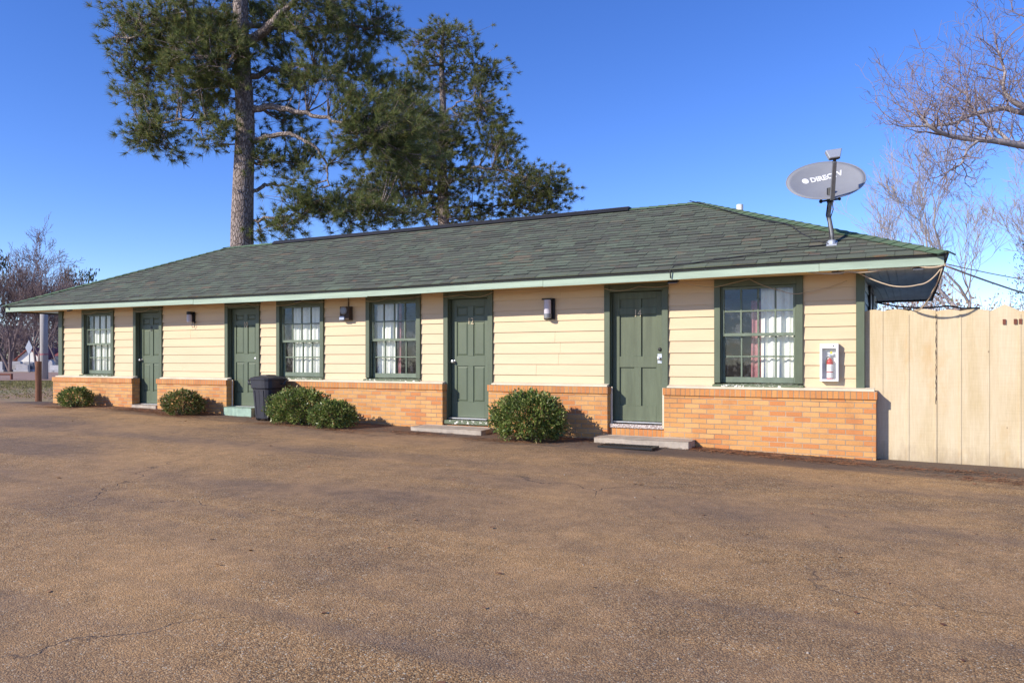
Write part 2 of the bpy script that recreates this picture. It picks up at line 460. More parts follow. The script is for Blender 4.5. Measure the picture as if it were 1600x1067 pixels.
def asphalt_mat():
    m, nt, b = newmat('brown_chip_asphalt')
    v = coords(nt)
    vo = nt.nodes.new('ShaderNodeTexVoronoi'); vo.inputs['Scale'].default_value = 125
    nt.links.new(v, vo.inputs['Vector'])
    sp = nt.nodes.new('ShaderNodeSeparateColor'); nt.links.new(vo.outputs['Color'], sp.inputs[0])
    stones = ramp(nt, sp.outputs[0], [(0, (.17, .115, .07)), (.3, (.36, .22, .105)), (.6, (.56, .33, .145)), (.85, (.64, .42, .21)), (.965, (.62, .49, .32)), (1, (.85, .78, .64))])
    gap = ramp(nt, vo.outputs['Distance'], [(.25, 1), (.62, .5)])
    cc = mixc(nt, 1.0, stones, gap, 'MULTIPLY')
    # broad worn / stained patches, tyre bands with tree shadows painted in along the building
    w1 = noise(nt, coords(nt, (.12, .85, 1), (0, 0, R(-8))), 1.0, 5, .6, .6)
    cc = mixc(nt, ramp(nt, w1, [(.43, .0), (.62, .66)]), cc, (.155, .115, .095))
    w2 = noise(nt, v, .55, 5, .65)
    cc = mixc(nt, math_(nt, 'MULTIPLY', ramp(nt, w2, [(.42, 0), (.66, 1)]), .42), cc, (.60, .37, .175))
    w3 = noise(nt, v, 6, 5, .7)
    cc = mixc(nt, 1.0, cc, ramp(nt, w3, [(.3, (.78, .78, .78)), (.7, (1.18, 1.16, 1.14))]), 'MULTIPLY')
    # darker newer coat along the wall foot, plus tree-shadow streaks painted in
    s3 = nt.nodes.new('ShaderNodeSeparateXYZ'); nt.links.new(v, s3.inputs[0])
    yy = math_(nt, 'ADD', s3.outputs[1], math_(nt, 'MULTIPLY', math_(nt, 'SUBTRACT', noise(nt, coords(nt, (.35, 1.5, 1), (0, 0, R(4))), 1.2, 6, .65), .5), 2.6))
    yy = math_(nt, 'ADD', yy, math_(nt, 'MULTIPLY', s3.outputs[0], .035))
    seal_shade = ramp(nt, math_(nt, 'MULTIPLY', yy, .1), [(.90, 0), (.965, 1)])
    cc = mixc(nt, math_(nt, 'MULTIPLY', seal_shade, .85), cc, (.085, .068, .064))
    # hairline cracks
    cv = nt.nodes.new('ShaderNodeTexVoronoi'); cv.feature = 'DISTANCE_TO_EDGE'; cv.inputs['Scale'].default_value = .33
    dn = nt.nodes.new('ShaderNodeTexNoise'); dn.inputs['Scale'].default_value = 1.6; dn.inputs['Detail'].default_value = 5
    nt.links.new(v, dn.inputs['Vector'])
    va = nt.nodes.new('ShaderNodeVectorMath'); va.operation = 'MULTIPLY_ADD'
    nt.links.new(dn.outputs['Color'], va.inputs[0]); va.inputs[1].default_value = (.9, .9, 0); nt.links.new(v, va.inputs[2])
    nt.links.new(va.outputs[0], cv.inputs['Vector'])
    ck = ramp(nt, cv.outputs['Distance'], [(.0007, 1), (.003, 0)])
    ck = math_(nt, 'MULTIPLY', ck, ramp(nt, noise(nt, v, .35, 3), [(.50, 0), (.60, .8)]))
    cc = mixc(nt, ck, cc, (.07, .055, .05))
    cc = mixc(nt, 1.0, cc, (1.05, 1.015, .94), 'MULTIPLY')
    nt.links.new(cc, b.inputs['Base Color'])
    b.inputs['Roughness'].default_value = .8; b.inputs['Specular IOR Level'].default_value = .3
    h = math_(nt, 'SUBTRACT', math_(nt, 'MULTIPLY', vo.outputs['Distance'], -1.0), math_(nt, 'MULTIPLY', ck, 2.0))
    bump(nt, b, h, .5, .007)
    return m
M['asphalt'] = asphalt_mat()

def soil_mat():
    m, nt, b = newmat('verge_soil')
    v = coords(nt)
    f = noise(nt, v, .35, 5, .65); f2 = noise(nt, v, 9, 5, .75)
    cc = ramp(nt, f, [(.35, (.36, .215, .125)), (.5, (.32, .23, .13)), (.62, (.27, .23, .11))])
    cc = mixc(nt, 1.0, cc, ramp(nt, f2, [(.3, (.6, .6, .6)), (.7, (1.3, 1.3, 1.3))]), 'MULTIPLY')
    nt.links.new(cc, b.inputs['Base Color']); b.inputs['Roughness'].default_value = 1
    bump(nt, b, f2, .8, .05)
    return m
M['soil'] = soil_mat()
M['road'] = paint('road_brown', (.34, .22, .165), .9, .15, 1.2, bmp=.3)

# ------------------------------------------------------------------ ground, lot, road
def sheet(name, xs, ys, zf, m, kind='structure'):
    mb = MB()
    for x in xs:
        for y in ys(x) if callable(ys) else ys: mb.v.append((x, y, zf(x, y)))
    k = len(ys(xs[0]) if callable(ys) else ys)
    for i in range(len(xs)-1):
        for j in range(k-1):
            mb.f.append((i*k+j, (i+1)*k+j, (i+1)*k+j+1, i*k+j+1))
    o = mb.build(name, m, smooth=True); o['kind'] = kind
    return o
lin = lambda a, b, n: [a + (b-a)*i/(n-1) for i in range(n)]
gx = [-700, -400, -250, -160, -110] + lin(-80, 40, 81) + [60, 90, 140, 250, 450, 700]
gy = [-300, -120, -60] + lin(-36, 84, 81) + [110, 150, 220, 350, 600, 1000]
sheet('ground', gx, gy, lambda x, y: g(x, y) - .06 if (-30 < x < 28 and y < 14) else g(x, y) - .02, M['soil'])
def lot_edge(x):
    e = 10.62
    if x < -17.3: e = 10.62 + .527 * (x + 17.3) + .22 * math.sin(x*1.7) + .12 * math.sin(x*4.1)
    return e
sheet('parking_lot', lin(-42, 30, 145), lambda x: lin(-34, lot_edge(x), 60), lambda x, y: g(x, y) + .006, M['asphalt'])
rd = MB()
ts = lin(-150, 40, 96); ds = lin(29.5, 44, 12)
for t in ts:
    for d in ds:
        x, y = dl(d, t); rd.v.append((x, y, g(x, y) + .012))
for i in range(len(ts)-1):
    for j in range(len(ds)-1): rd.f.append((i*12+j, (i+1)*12+j, (i+1)*12+j+1, i*12+j+1))
rd.build('road', M['road'], smooth=True)['kind'] = 'structure'

# ------------------------------------------------------------------ the motel
SY = 10.60      # siding face
BY = 10.45      # brick face
LZ = 1.045      # top of brick cap
SZ = 2.545      # soffit
EX0, EX1, EY0, EY1 = -18.30, 0.31, 9.97, 16.05   # eaves
WX0, WX1, WYB = -17.22, -0.58, 15.42
RZ, RYM, RX0, RX1 = 4.12, 13.01, -14.55, -3.26   # ridge
EZ = 2.66
motel = thing('motel_building', (-8.9, 10.6, .3), 'long low cream motel with green shingled hip roof and orange brick base', 'building')

WINS = [(-16.46, -15.36), (-10.58, -9.43), (-8.47, -7.32), (-2.43, -1.28)]
DOORS = [(-14.70, -13.79), (-11.95, -11.02), (-6.86, -5.93), (-4.04, -3.08)]
OPEN = sorted([(a, b, 'w') for a, b in WINS] + [(a, b, 'd') for a, b in DOORS])
solid = []
x = WX0
for a, b, k in OPEN:
    solid.append((x, a)); x = b
solid.append((x, WX1))
def laps(mb, a, b, y, n=9, z0=LZ, z1=SZ, inner=.02, seed=0):
    rr = random.Random(seed)
    h = (z1 - z0) / n
    for i in range(n):
        za, zb = z0 + i*h, z0 + (i+1)*h
        cuts = [a, b]
        if b - a > 1.1 and rr.random() < .55: cuts = [a, a + (b-a)*rr.uniform(.3, .7), b]
        for p, q in zip(cuts[:-1], cuts[1:]):
            j = rr.uniform(-.0025, .0025)
            mb.hexa([(p, y+j-.004, za-.006), (q-.0025, y+j-.004, za-.006), (q-.0025, y+.03, za-.006), (p, y+.03, za-.006),
                     (p, y+.014, zb-.002), (q-.0025, y+.014, zb-.002), (q-.0025, y+.03, zb-.002), (p, y+.03, zb-.002)])
for i, (a, b) in enumerate(solid):
    sd_ = MB(); laps(sd_, a + .001, b - .001, SY, seed=i)
    sd_.build('siding_wall', M['siding'], motel)
# structural wall behind the siding, ends and back
bk = MB()
for a, b in solid: bk.box(a + .01, b - .01, SY + .032, SY + .15, .2, SZ - .003)
bk.build('wall_core', M['interior'], motel)
sw = MB()
h = (SZ - LZ) / 9
for X, s in ((WX1, 1), (WX0, -1)):
    for i in range(9):
        za, zb = LZ + i*h, LZ + (i+1)*h
        x0 = X + s*.004; x1 = X - s*.014; xi = X - s*.06
        sw.hexa([(x0, SY+.05, za), (xi, SY+.05, za), (xi, WYB, za), (x0, WYB, za), (x1, SY+.05, zb-.003), (xi, SY+.05, zb-.003), (xi, WYB, zb-.003), (x1, WYB, zb-.003)][::1])
    sw.box(min(X, X-s*.06), max(X, X-s*.06), SY+.05, WYB, .1, LZ-.002)
sw.box(WX0+.06, WX1-.06, WYB-.1, WYB, .1, SZ-.003)
sw.build('side_wall', M['pale_green'], motel)
it = MB()
it.box(WX0+.07, WX1-.07, SY+.152, WYB-.102, .40, .46)
it.box(WX0+.07, WX1-.07, SY+.152, WYB-.102, 2.49, 2.53)
for px_ in (-12.9, -9.0, -5.0): it.box(px_-.05, px_+.05, SY+.152, WYB-.103, .461, 2.489)
it.box(WX0+.08, WX1-.08, 13.4, 13.5, .462, 2.488)
it.build('interior_wall', M['interior'], motel)
cb_ = MB()
cb_.box(-17.30, -17.16, SY-.035, SY+.05, LZ+.02, SZ-.002)
o = cb_.build('corner_board', M['trim'], motel, .004)
cb_ = MB(); cb_.box(-.645, -.545, SY-.035, SY+.052, LZ+.02, SZ-.002)
cb_.build('corner_board', M['trim'], motel, .004)
# small window on the shaded end wall
ew = MB()
ew.box(WX1+.001, WX1+.03, 12.2, 12.28, 1.9, 2.52); ew.box(WX1+.001, WX1+.03, 13.1, 13.18, 1.9, 2.52)
ew.box(WX1+.001, WX1+.03, 12.281, 13.099, 1.9, 1.98); ew.box(WX1+.001, WX1+.03, 12.281, 13.099, 2.44, 2.52)
e_ = ew.build('window', M['black'], motel)
ep = MB(); ep.box(WX1+.005, WX1+.012, 12.282, 13.098, 1.982, 2.438); ep.build('pane', M['granite_dark'], e_)

# brick base
PAN = [(-17.31, -14.55), (-13.76, -11.75), (-10.99, -6.79), (-5.93, -3.94), (-3.10, -0.41)]
for a, b in PAN:
    mb = MB(); mb.box(a, b, BY, SY + .03, -.1, LZ - .101)
    p = mb.build('brick_wall', M['brick'], motel, .004)
    mb = MB(); mb.box(a - .012, b + .012, BY - .022, SY + .028, LZ - .1, LZ)
    mb.build('brick_cap', M['rowlock'], p, .005)
    mb = MB(); mb.hexa([(a+.03, BY+.035, LZ+.001), (b-.02, BY+.035, LZ+.001), (b-.02, SY-.006, LZ+.001), (a+.03, SY-.006, LZ+.001),
                        (a+.03, BY+.035, LZ+.022), (b-.02, BY+.035, LZ+.022), (b-.02, SY-.006, LZ+.045), (a+.03, SY-.006, LZ+.045)])
    mb.build('ledge_board', M['ledge'], p, .003)

# roof -----------------------------------------------------------------
def sag(x):
    pts = [(-18.4, 0), (-14, -.022), (-10.5, -.036), (-7.6, -.044), (-5.8, -.026), (-3.1, -.016), (-1.6, 0), (.4, 0)]
    for (a, p), (b, q) in zip(pts[:-1], pts[1:]):
        if a <= x <= b: return p + (q-p)*(x-a)/(b-a)
    return 0
def slope_tabs(mb, BL, BR, TL, TR, seed, front=False, e=.132):
    rr = random.Random(seed)
    BL, BR, TL, TR = map(Vector, (BL, BR, TL, TR))
    along = (BR - BL).normalized()
    wid = (BR - BL).length
    nrm = (BR - BL).cross(TL - BL).normalized()
    up = nrm.cross(along).normalized()
    H = (TL - BL).dot(up)
    lt = (TL - BL).dot(along) / H; rt = (TR - BR).dot(along) / H
    n = int(H / e)
    e = H / n
    def P(s_, t, lift):
        q = BL + along * s_ + up * t + nrm * lift
        if front: q.z += sag(q.x) * max(0, 1 - t / H)
        return q
    for i in range(n):
        t0 = i*e - (.03 if i == 0 else 0); t1 = min(H, (i+1)*e + .03)
        tm = i*e
        x = lt*max(t0, 0) - rr.uniform(0, .3)
        end = wid + rt*max(t0, 0)
        while x < end:
            wdt = rr.uniform(.12, .34)
            a, b = x, x + wdt - .004
            la, lb = max(a, lt*max(t0, 0)), min(b, end)
            ua, ub = max(a, lt*t1), min(b, wid + rt*t1)
            x += wdt
            if lb - la < .01: continue
            if ub < ua: ua = ub = (lb if ub < la else la) if False else min(max(la, lt*t1), wid + rt*t1)
            th = .011 + rr.choice((0, .0, .007)) + rr.uniform(0, .003)
            mb.hexa([P(la, t0, .001), P(lb, t0, .001), P(ub, t1, .000), P(ua, t1, .000),
                     P(la, t0, th), P(lb, t0, th), P(ub, t1, .003), P(ua, t1, .003)])
D = .02
c00 = (EX0, EY0-D, EZ); c10 = (EX1+D, EY0-D, EZ); c11 = (EX1+D, EY1+D, EZ); c01 = (EX0, EY1+D, EZ)
r0 = (RX0, RYM, RZ); r1 = (RX1, RYM, RZ)
deck = MB()
n = len(deck.v)
low = lambda p, d=.012: (p[0], p[1], p[2]-d)
cols = lin(0, 1, 41)
for u in cols:   # front slope deck follows the sagging eave
    xb = EX0 + (EX1+D-EX0)*u; xt = RX0 + (RX1-RX0)*u
    deck.v += [(xb, EY0-D, EZ-.012+sag(xb)), (xt, RYM, RZ-.012)]
for i in range(40): deck.f.append((2*i, 2*i+2, 2*i+3, 2*i+1))
deck.f_extra = None
n = len(deck.v)
deck.v += [low(c10), low(c11), low(r1), low(c01), low(c00), low(r0)]
deck.f += [(n, n+1, n+2), (n+1, n+3, n+5, n+2), (n+3, n+4, n+5)]
roof = deck.build('roof', M['dark_brown'], motel)
tb = MB()
slope_tabs(tb, c00, c10, r0, r1, 1, True)
slope_tabs(tb, c10, c11, r1, r1, 2)
slope_tabs(tb, c11, c01, r1, r0, 3)
slope_tabs(tb, c01, c00, r0, r0, 4)
sh = tb.build('shingles', M['shingle'], roof)
sh.data.materials.append(M['shingle_edge'])
for p in sh.data.polygons:
    if p.index % 6 == 2 and (p.center.z + motel.location.z > EZ + .02): p.material_index = 1
hp = MB()
def hipcap(a, b, na, nb, step=.17, front_end=False):
    a, b = Vector(a), Vector(b)
    L = (b-a).length; d = (b-a)/L
    na, nb = Vector(na).normalized(), Vector(nb).normalized()
    upv = (na + nb).normalized()
    sa = d.cross(na); sb = d.cross(nb)
    if sa.dot(nb) > 0: sa = -sa
    if sb.dot(na) > 0: sb = -sb
    k = int(L/step)
    for i in range(k):
        p = a + d*(i*L/k - .01); q = a + d*((i+1)*L/k + .03)
        lo, hi = .026, .014
        wd = .14
        P0 = [p + upv*lo, p + sa*wd + na*lo, p + sb*wd + nb*lo]
        Q0 = [q + upv*hi, q + sa*wd + na*hi, q + sb*wd + nb*hi]
        n = len(hp.v)
        hp.v += [tuple(v) for v in (P0 + Q0)] + [tuple(v - upv*.02) for v in P0]
        hp.f += [(n, n+3, n+4, n+1), (n, n+2, n+5, n+3), (n, n+1, n+7, n+6), (n, n+6, n+8, n+2)]
nf = Vector((0, -(RZ-EZ), RYM-EY0)); nbk = Vector((0, RZ-EZ, RYM-EY0))
nr = Vector((RZ-EZ, 0, EX1-RX1)); nl = Vector((-(RZ-EZ), 0, RX0-EX0))
hipcap(c10, r1, nf, nr); hipcap(c11, r1, nbk, nr); hipcap(c00, r0, nf, nl); hipcap(c01, r0, nbk, nl)
hipcap(r0, r1, nf, nbk)
hp.build('hip_cap', M['hip'], roof)
rv = MB()
rv.hexa([(-13.0, RYM-.16, RZ-.045), (-4.46, RYM-.16, RZ-.045), (-4.46, RYM+.16, RZ-.045), (-13.0, RYM+.16, RZ-.045),
         (-13.0, RYM-.12, RZ+.018), (-4.46, RYM-.12, RZ+.018), (-4.46, RYM+.12, RZ+.018), (-13.0, RYM+.12, RZ+.018)])
rv.box(-13.0, -4.46, RYM-.10, RYM+.10, RZ+.019, RZ+.036)
rv.build('ridge_vent', M['black'], roof, .006)
vp = MB(); vp.lathe([(.055, 3.72), (.055, 4.06), (.045, 4.06), (.045, 4.0)], (-2.6, 13.2, 0), 14)
vp.build('vent_pipe', M['house_white'], roof)
# drip edge and fascia
de = MB(); fa = MB()
xs = lin(EX0, EX1, 60)
for a, b in zip(xs[:-1], xs[1:]):
    za, zb = sag(a), sag(b)
    de.hexa([(a, EY0-.028, EZ-.034+za), (b, EY0-.028, EZ-.034+zb), (b, EY0-.002, EZ-.034+zb), (a, EY0-.002, EZ-.034+za),
             (a, EY0-.03, EZ-.013+za), (b, EY0-.03, EZ-.013+zb), (b, EY0+.02, EZ-.005+zb), (a, EY0+.02, EZ-.005+za)])
de.box(EX1, EX1+.028, EY0-.028, EY1, EZ-.055, EZ-.014)
de.box(EX0-.02, EX0-.001, EY0-.02, EY1, EZ-.055, EZ-.014)
de.build('drip_edge', M['black'], roof)
joints = [EX0+.001, -12.1, -7.95, -4.75, -1.02, EX1-.001]
for k, (a, b) in enumerate(zip(joints[:-1], joints[1:])):
    xs = lin(a + .002, b - .002, 10); j = (.0, .006, -.002, .004, 0)[k]
    for p, q in zip(xs[:-1], xs[1:]):
        za, zb = sag(p), sag(q)
        yb = EY0 - (.0 if k % 2 else .003)
        fa.hexa([(p, yb, SZ-.022+za-j), (q, yb, SZ-.022+zb-j), (q, EY0+.022, SZ-.022+zb), (p, EY0+.022, SZ-.022+za),
                 (p, yb, EZ-.031+za), (q, yb, EZ-.031+zb), (q, EY0+.022, EZ-.031+zb), (p, EY0+.022, EZ-.031+za)])
fa.build('fascia', M['fascia'], roof)
fb = MB()
fb.box(EX1-.024, EX1-.0005, EY0+.024, EY1, SZ-.03, EZ-.05)
fb.box(EX0+.0005, EX0+.024, EY0+.024, EY1, SZ-.03, EZ-.05)
fb.box(EX0+.025, EX1-.025, EY1-.024, EY1-.001, SZ-.03, EZ-.05)
fb.build('fascia', M['dark_brown'], roof)
sf = MB()
sf.box(EX0+.026, -.50, EY0+.023, SY+.03, SZ+.001, SZ+.02)
sf.box(-.499, EX1-.026, EY0+.023, EY0+.16, SZ+.002, SZ+.02)
sf.build('soffit', M['soffit'], roof)
so = MB()
x = WX1 - .02
while x < EX1 - .09:
    so.box(x+.005, x+.096, EY0+.162, EY1-.026, SZ+.004, SZ+.02); x += .102
so.box(WX1-.02, EX1-.03, EY0+.162, EY1-.026, SZ+.012, SZ+.022)
so.box(EX0+.026, WX0, SY+.032, EY1-.026, SZ+.004, SZ+.02)
so.box(WX0+.001, WX1-.03, WYB, EY1-.026, SZ+.004, SZ+.02)
so.build('end_soffit', M['pale_green'], roof)

# windows -----------------------------------------------------------------
def make_window(a, b, lab):
    z0, z1 = LZ + .03, SZ - .003
    cw = .082
    mb = MB()
    mb.box(a, a+cw, SY-.028, SY+.16, z0+.05, z1); mb.box(b-cw, b, SY-.028, SY+.16, z0+.05, z1)
    mb.box(a+cw+.0005, b-cw-.0005, SY-.026, SY+.16, z1-.105, z1)
    # stops
    mb.box(a+cw, a+cw+.02, SY+.005, SY+.022, z0+.07, z1-.106); mb.box(b-cw-.02, b-cw, SY+.005, SY+.022, z0+.07, z1-.106)
    wn = mb.build('window', M['trim'], motel, .003)
    if lab: wn['label'] = lab
    mb = MB()
    mb.hexa([(a-.015, SY-.075, z0-.012), (b+.015, SY-.075, z0-.012), (b+.015, SY+.16, z0-.012), (a-.015, SY+.16, z0-.012),
             (a-.015, SY-.075, z0+.028), (b+.015, SY-.075, z0+.028), (b+.015, SY+.16, z0+.049), (a-.015, SY+.16, z0+.049)])
    mb.build('sill', M['sill'], wn, .004)
    zi0, zi1 = z0 + .055, z1 - .107
    zm = (zi0 + zi1) / 2 + .0
    A, B = a + cw + .004, b - cw - .004
    for nm, yy, za, zb, rb, rt, in (('upper_sash', SY+.028, zm-.022, zi1, .042, .035), ('lower_sash', SY+.066, zi0, zm+.022, .075, .038)):
        mb = MB(); st = .042
        mb.box(A, A+st, yy, yy+.034, za, zb); mb.box(B-st, B, yy, yy+.034, za, zb)
        mb.box(A+st+.0003, B-st-.0003, yy+.0005, yy+.0335, za, za+rb); mb.box(A+st+.0003, B-st-.0003, yy+.0005, yy+.0335, zb-rt, zb)
        ga, gb = A+st, B-st; gz0, gz1 = za+rb, zb-rt
        for k in (1, 2, 3):
            xm = ga + (gb-ga)*k/4
            mb.box(xm-.011, xm+.011, yy+.003, yy+.031, gz0, gz1)
        zmid = (gz0+gz1)/2
        mb.box(ga, gb, yy+.005, yy+.029, zmid-.011, zmid+.011)
        mb.build(nm, M['sash'], wn, .0025)
        mb = MB(); mb.quad((ga-.005, yy+.018, gz0-.005), (gb+.005, yy+.018, gz0-.005), (gb+.005, yy+.018, gz1+.005), (ga-.005, yy+.018, gz1+.005))
        mb.build('pane', M['glass'], wn)
for (a, b), lab in zip(WINS, (None, None, None, 'green window with peeling white paint on its sill')): make_window(a, b, lab)

def curtain(a, b, name, lab, m, y=SY+.175, z0=.95, z1=2.44, amp=.02, wl=.10, seed=0, flare=0):
    rr = random.Random(seed)
    n = int((b-a)/.008); mb = MB()
    zs = lin(z0, z1, 13)
    ph = rr.uniform(0, 6); ph2 = rr.uniform(0, 6)
    for i in range(n+1):
        t = i/n; xx = a + (b-a)*t
        for z in zs:
            k = (z - z0)/(z1-z0)
            yy = y + amp*(1-.35*k)*math.sin(2*math.pi*xx/wl + ph + .5*math.sin(2*math.pi*xx/.31+ph2) + .25*math.sin(z*3+ph2)) + amp*.5*math.sin(2*math.pi*xx/.27+ph2 + .4*z)
            mb.v.append((xx + flare*(1-k)**3*(t-.5), yy, z))
    for i in range(n):
        for j in range(12): mb.f.append((i*13+j, (i+1)*13+j, (i+1)*13+j+1, i*13+j+1))
    o = mb.build(name, m, smooth=True)
    s_ = o.modifiers.new('cloth', 'SOLIDIFY'); s_.thickness = .003
    return tag(o, lab, 'curtain')
curtain(-16.41, -15.44, 'curtain', 'full white curtain drawn across the window left of door 8', M['curtain'], seed=1, z0=1.0)
curtain(-10.36, -9.49, 'curtain', 'white curtain behind the window above the black bin, bare at its left edge', M['curtain'], seed=2)
curtain(-8.42, -7.93, 'curtain', 'white curtain bunched in the left half of the window by door 12', M['curtain'], seed=3, flare=-.12)
curtain(-7.93, -7.87, 'curtain_lining', 'narrow pink edge of curtain lining in the window by door 12', M['pink_curtain'], seed=4, wl=.06, y=SY+.215, z0=.95)
curtain(-1.84, -1.22, 'curtain', 'white curtain in the right half of the window beside the extinguisher cabinet', M['curtain'], seed=5)
curtain(-1.98, -1.82, 'curtain_lining', 'pink red curtain lining beside the white curtain near the extinguisher cabinet', M['pink_curtain'], seed=6, wl=.07, y=SY+.215, z1=2.25)

# doors -----------------------------------------------------------------
def text_mesh(body, size, extrude=.002, bold=0):
    cu = bpy.data.curves.new('t', 'FONT'); cu.body = body; cu.size = size; cu.extrude = extrude
    cu.align_x = 'CENTER'; cu.align_y = 'CENTER'; cu.resolution_u = 3; cu.offset = bold
    ob = bpy.data.objects.new('t', cu); col.objects.link(ob)
    dg = bpy.context.evaluated_depsgraph_get(); dg.update()
    me = bpy.data.meshes.new_from_object(ob.evaluated_get(dg))
    bpy.data.objects.remove(ob); bpy.data.curves.remove(cu)
    return me

M['door'] = paint('door_green', (.108, .138, .092), .45, .16, 2.2, (1, 1, .45), .15, chip=(.24, .31, .23), chipamt=.72)
M['door_worn'] = paint('worn_door_green', (.108, .132, .084), .55, .28, 4, (2.5, 1, .3), .45, chip=(.08, .11, .07), chipamt=.64)
def make_door(a, b, num, zb, flat, knob, dead, nmat, lab, dm):
    z1 = SZ - .003; cw = .088
    A, B = a + cw + .004, b - cw - .004
    ys = SY + .085
    zt = 2.43
    mb = MB()
    W = B - A
    st = .105 * W/.74; mid = .10 * W/.74
    mb.box(A, A+st, ys, ys+.04, zb, zt); mb.box(B-st, B, ys, ys+.04, zb, zt)
    xm = (A+B)/2
    rails = [(zb, zb+.25), (zb+.84, zb+1.0), (zb+1.56, zb+1.65), (zt-.11, zt)]
    if flat: rails = [(zb, zb+.22), (zb+.78, zb+.94), (zb+1.55, zb+1.65), (zt-.10, zt)]
    for p, q in rails: mb.box(A+st+.0003, B-st-.0003, ys+.0003, ys+.04, p, q)
    for (p, q), (p2, q2) in zip(rails[:-1], rails[1:]):
        mb.box(xm-mid/2, xm+mid/2, ys+.0006, ys+.04, q+.0003, p2-.0003)
        for s0, s1 in ((A+st, xm-mid/2), (xm+mid/2, B-st)):
            dp_ = .024 if flat else .016
            mb.quad((s0, ys+dp_, q), (s1, ys+dp_, q), (s1, ys+dp_, p2), (s0, ys+dp_, p2))
            if not flat:
                k = .035; r = .003
                P = [(s0+.012, q+.012), (s1-.012, q+.012), (s1-.012, p2-.012), (s0+.012, p2-.012)]
                Q = [(s0+k, q+k), (s1-k, q+k), (s1-k, p2-k), (s0+k, p2-k)]
                n = len(mb.v)
                mb.v += [(u, ys+.0155, v) for u, v in P] + [(u, ys+.004, v) for u, v in Q]
                mb.f += [(n, n+1, n+5, n+4), (n+1, n+2, n+6, n+5), (n+2, n+3, n+7, n+6), (n+3, n, n+4, n+7), (n+4, n+5, n+6, n+7)]
    dr = mb.build('door', dm, motel, .0025)
    dr['label'] = lab
    mb = MB()
    fz = zb - .05
    mb.box(a, a+cw, SY-.026, SY+.13, fz, z1); mb.box(b-cw, b, SY-.026, SY+.13, fz, z1)
    mb.box(a+cw+.0005, b-cw-.0005, SY-.024, SY+.13, zt+.004, z1)
    mb.box(a+cw+.0005, a+cw+.014, SY+.03, SY+.05, fz, zt); 
    mb.build('door_frame', M['trim'], dr, .003)
    mb = MB(); mb.box(A-.003, B+.003, SY-.005, SY+.128, zb-.026, zb-.004)
    mb.build('threshold', M['steel'], dr, .003)
    kx = A + .055 if knob == 'l' else B - .055
    mb = MB()
    kz = zb + .91
    mb.lathe([(.030, 0), (.030, -.008), (.012, -.010), (.012, -.035), (.024, -.040), (.028, -.055), (.022, -.068), (.004, -.072)][::1], (kx, ys, kz), 14, 'y')
    mb.build('knob', M['steel'], dr, smooth=False)
    if dead:
        mb = MB(); mb.lathe([(.027, 0), (.027, -.012), (.02, -.018), (.003, -.02)], (kx, ys, kz+.13), 14, 'y')
        mb.build('deadbolt', M['black'], dr)
        mb = MB(); mb.box(kx-.034, kx+.034, ys-.003, ys-.0005, kz-.07, kz+.065); mb.build('knob_plate', M['steel'], dr)
    me = text_mesh(num, .15, .003, 0)
    me.transform(Matrix.Translation(Vector((xm, ys-.004, zb+1.565)) - motel.location) @ Matrix.Rotation(R(90), 4, 'X') @ Matrix.Diagonal((.8, 1, 1, 1)))
    link(me, 'door_number', nmat, dr)
    return dr
make_door(*DOORS[0], '8', .52, False, 'l', False, M['number_dark'], 'green panelled door with a dark number 8', M['door'])
make_door(*DOORS[1], '10', .55, False, 'r', False, M['number'], 'green panelled door with number 10 behind the bin', M['door'])
make_door(*DOORS[2], '12', .50, False, 'l', False, M['number'], 'green panelled door with number 12', M['door'])
make_door(*DOORS[3], '14', .55, True, 'r', True, M['number'], 'worn green door with number 14 and a deadbolt', M['door_worn'])
# sills and brick below the doors
rb = MB(); rb.box(-4.0, -3.07, BY+.07, SY+.10, .1, .455); rb.build('brick_wall', M['rowlock'], motel, .004)
mb = MB(); mb.box(-3.93, -3.105, BY+.045, SY-.006, .456, .51); mb.build('door_sill', M['threshold'], motel, .006)
rb = MB(); rb.box(-6.84, -5.93, BY+.07, SY+.10, .1, .395); rb.build('brick_wall', M['rowlock'], motel, .004)
mb = MB(); mb.box(-6.785, -5.935, BY+.03, SY-.006, .396, .46); mb.build('door_sill', M['sill'], motel, .006)
# pale jamb boards beside the brick at doors 10 and 14
for x0, y0 in ((-3.936, BY+.13), (-11.745, BY+.13), (-3.132, BY+.03)):
    jb = MB(); jb.box(x0, x0+.03, y0, SY-.03, .47, LZ)
    jb.build('jamb_board', M['ledge'], motel, .003)

def slab(name, x0, x1, y0, y1, z0, z1, m, lab, cat='step', rough=.01, seed=0):
    rr = random.Random(seed); mb = MB()
    nx, ny = 14, 4
    xs, ys = lin(x0, x1, nx), lin(y0, y1, ny)
    for i, xx in enumerate(xs):
        for j, yy in enumerate(ys):
            e = (i in (0, nx-1)) or (j == 0)
            mb.v.append((xx + rr.uniform(-rough, rough), yy + rr.uniform(-rough, rough)*.6, z1 - (rr.uniform(0, rough*1.2) if e else rr.uniform(0, rough*.4))))
    for i in range(nx-1):
        for j in range(ny-1): mb.f.append((i*ny+j, (i+1)*ny+j, (i+1)*ny+j+1, i*ny+j+1))
    n = len(mb.v)
    ring = [i*ny for i in range(nx)] + [(nx-1)*ny+j for j in range(1, ny)] + [i*ny+ny-1 for i in range(nx-2, -1, -1)] + [j for j in range(ny-2, 0, -1)]
    for q in ring: v = mb.v[q]; mb.v.append((v[0], v[1], z0))
    k = len(ring)
    for i in range(k): mb.f.append((ring[i], n+i, n+(i+1) % k, ring[(i+1) % k])[::-1])
    o = mb.build(name, m, None, .006)
    return tag(o, lab, cat)
slab('concrete_step', -4.0, -2.66, 10.09, 10.44, .1, .352, M['concrete'], 'stained grey concrete step in front of door 14', seed=1, rough=.013)
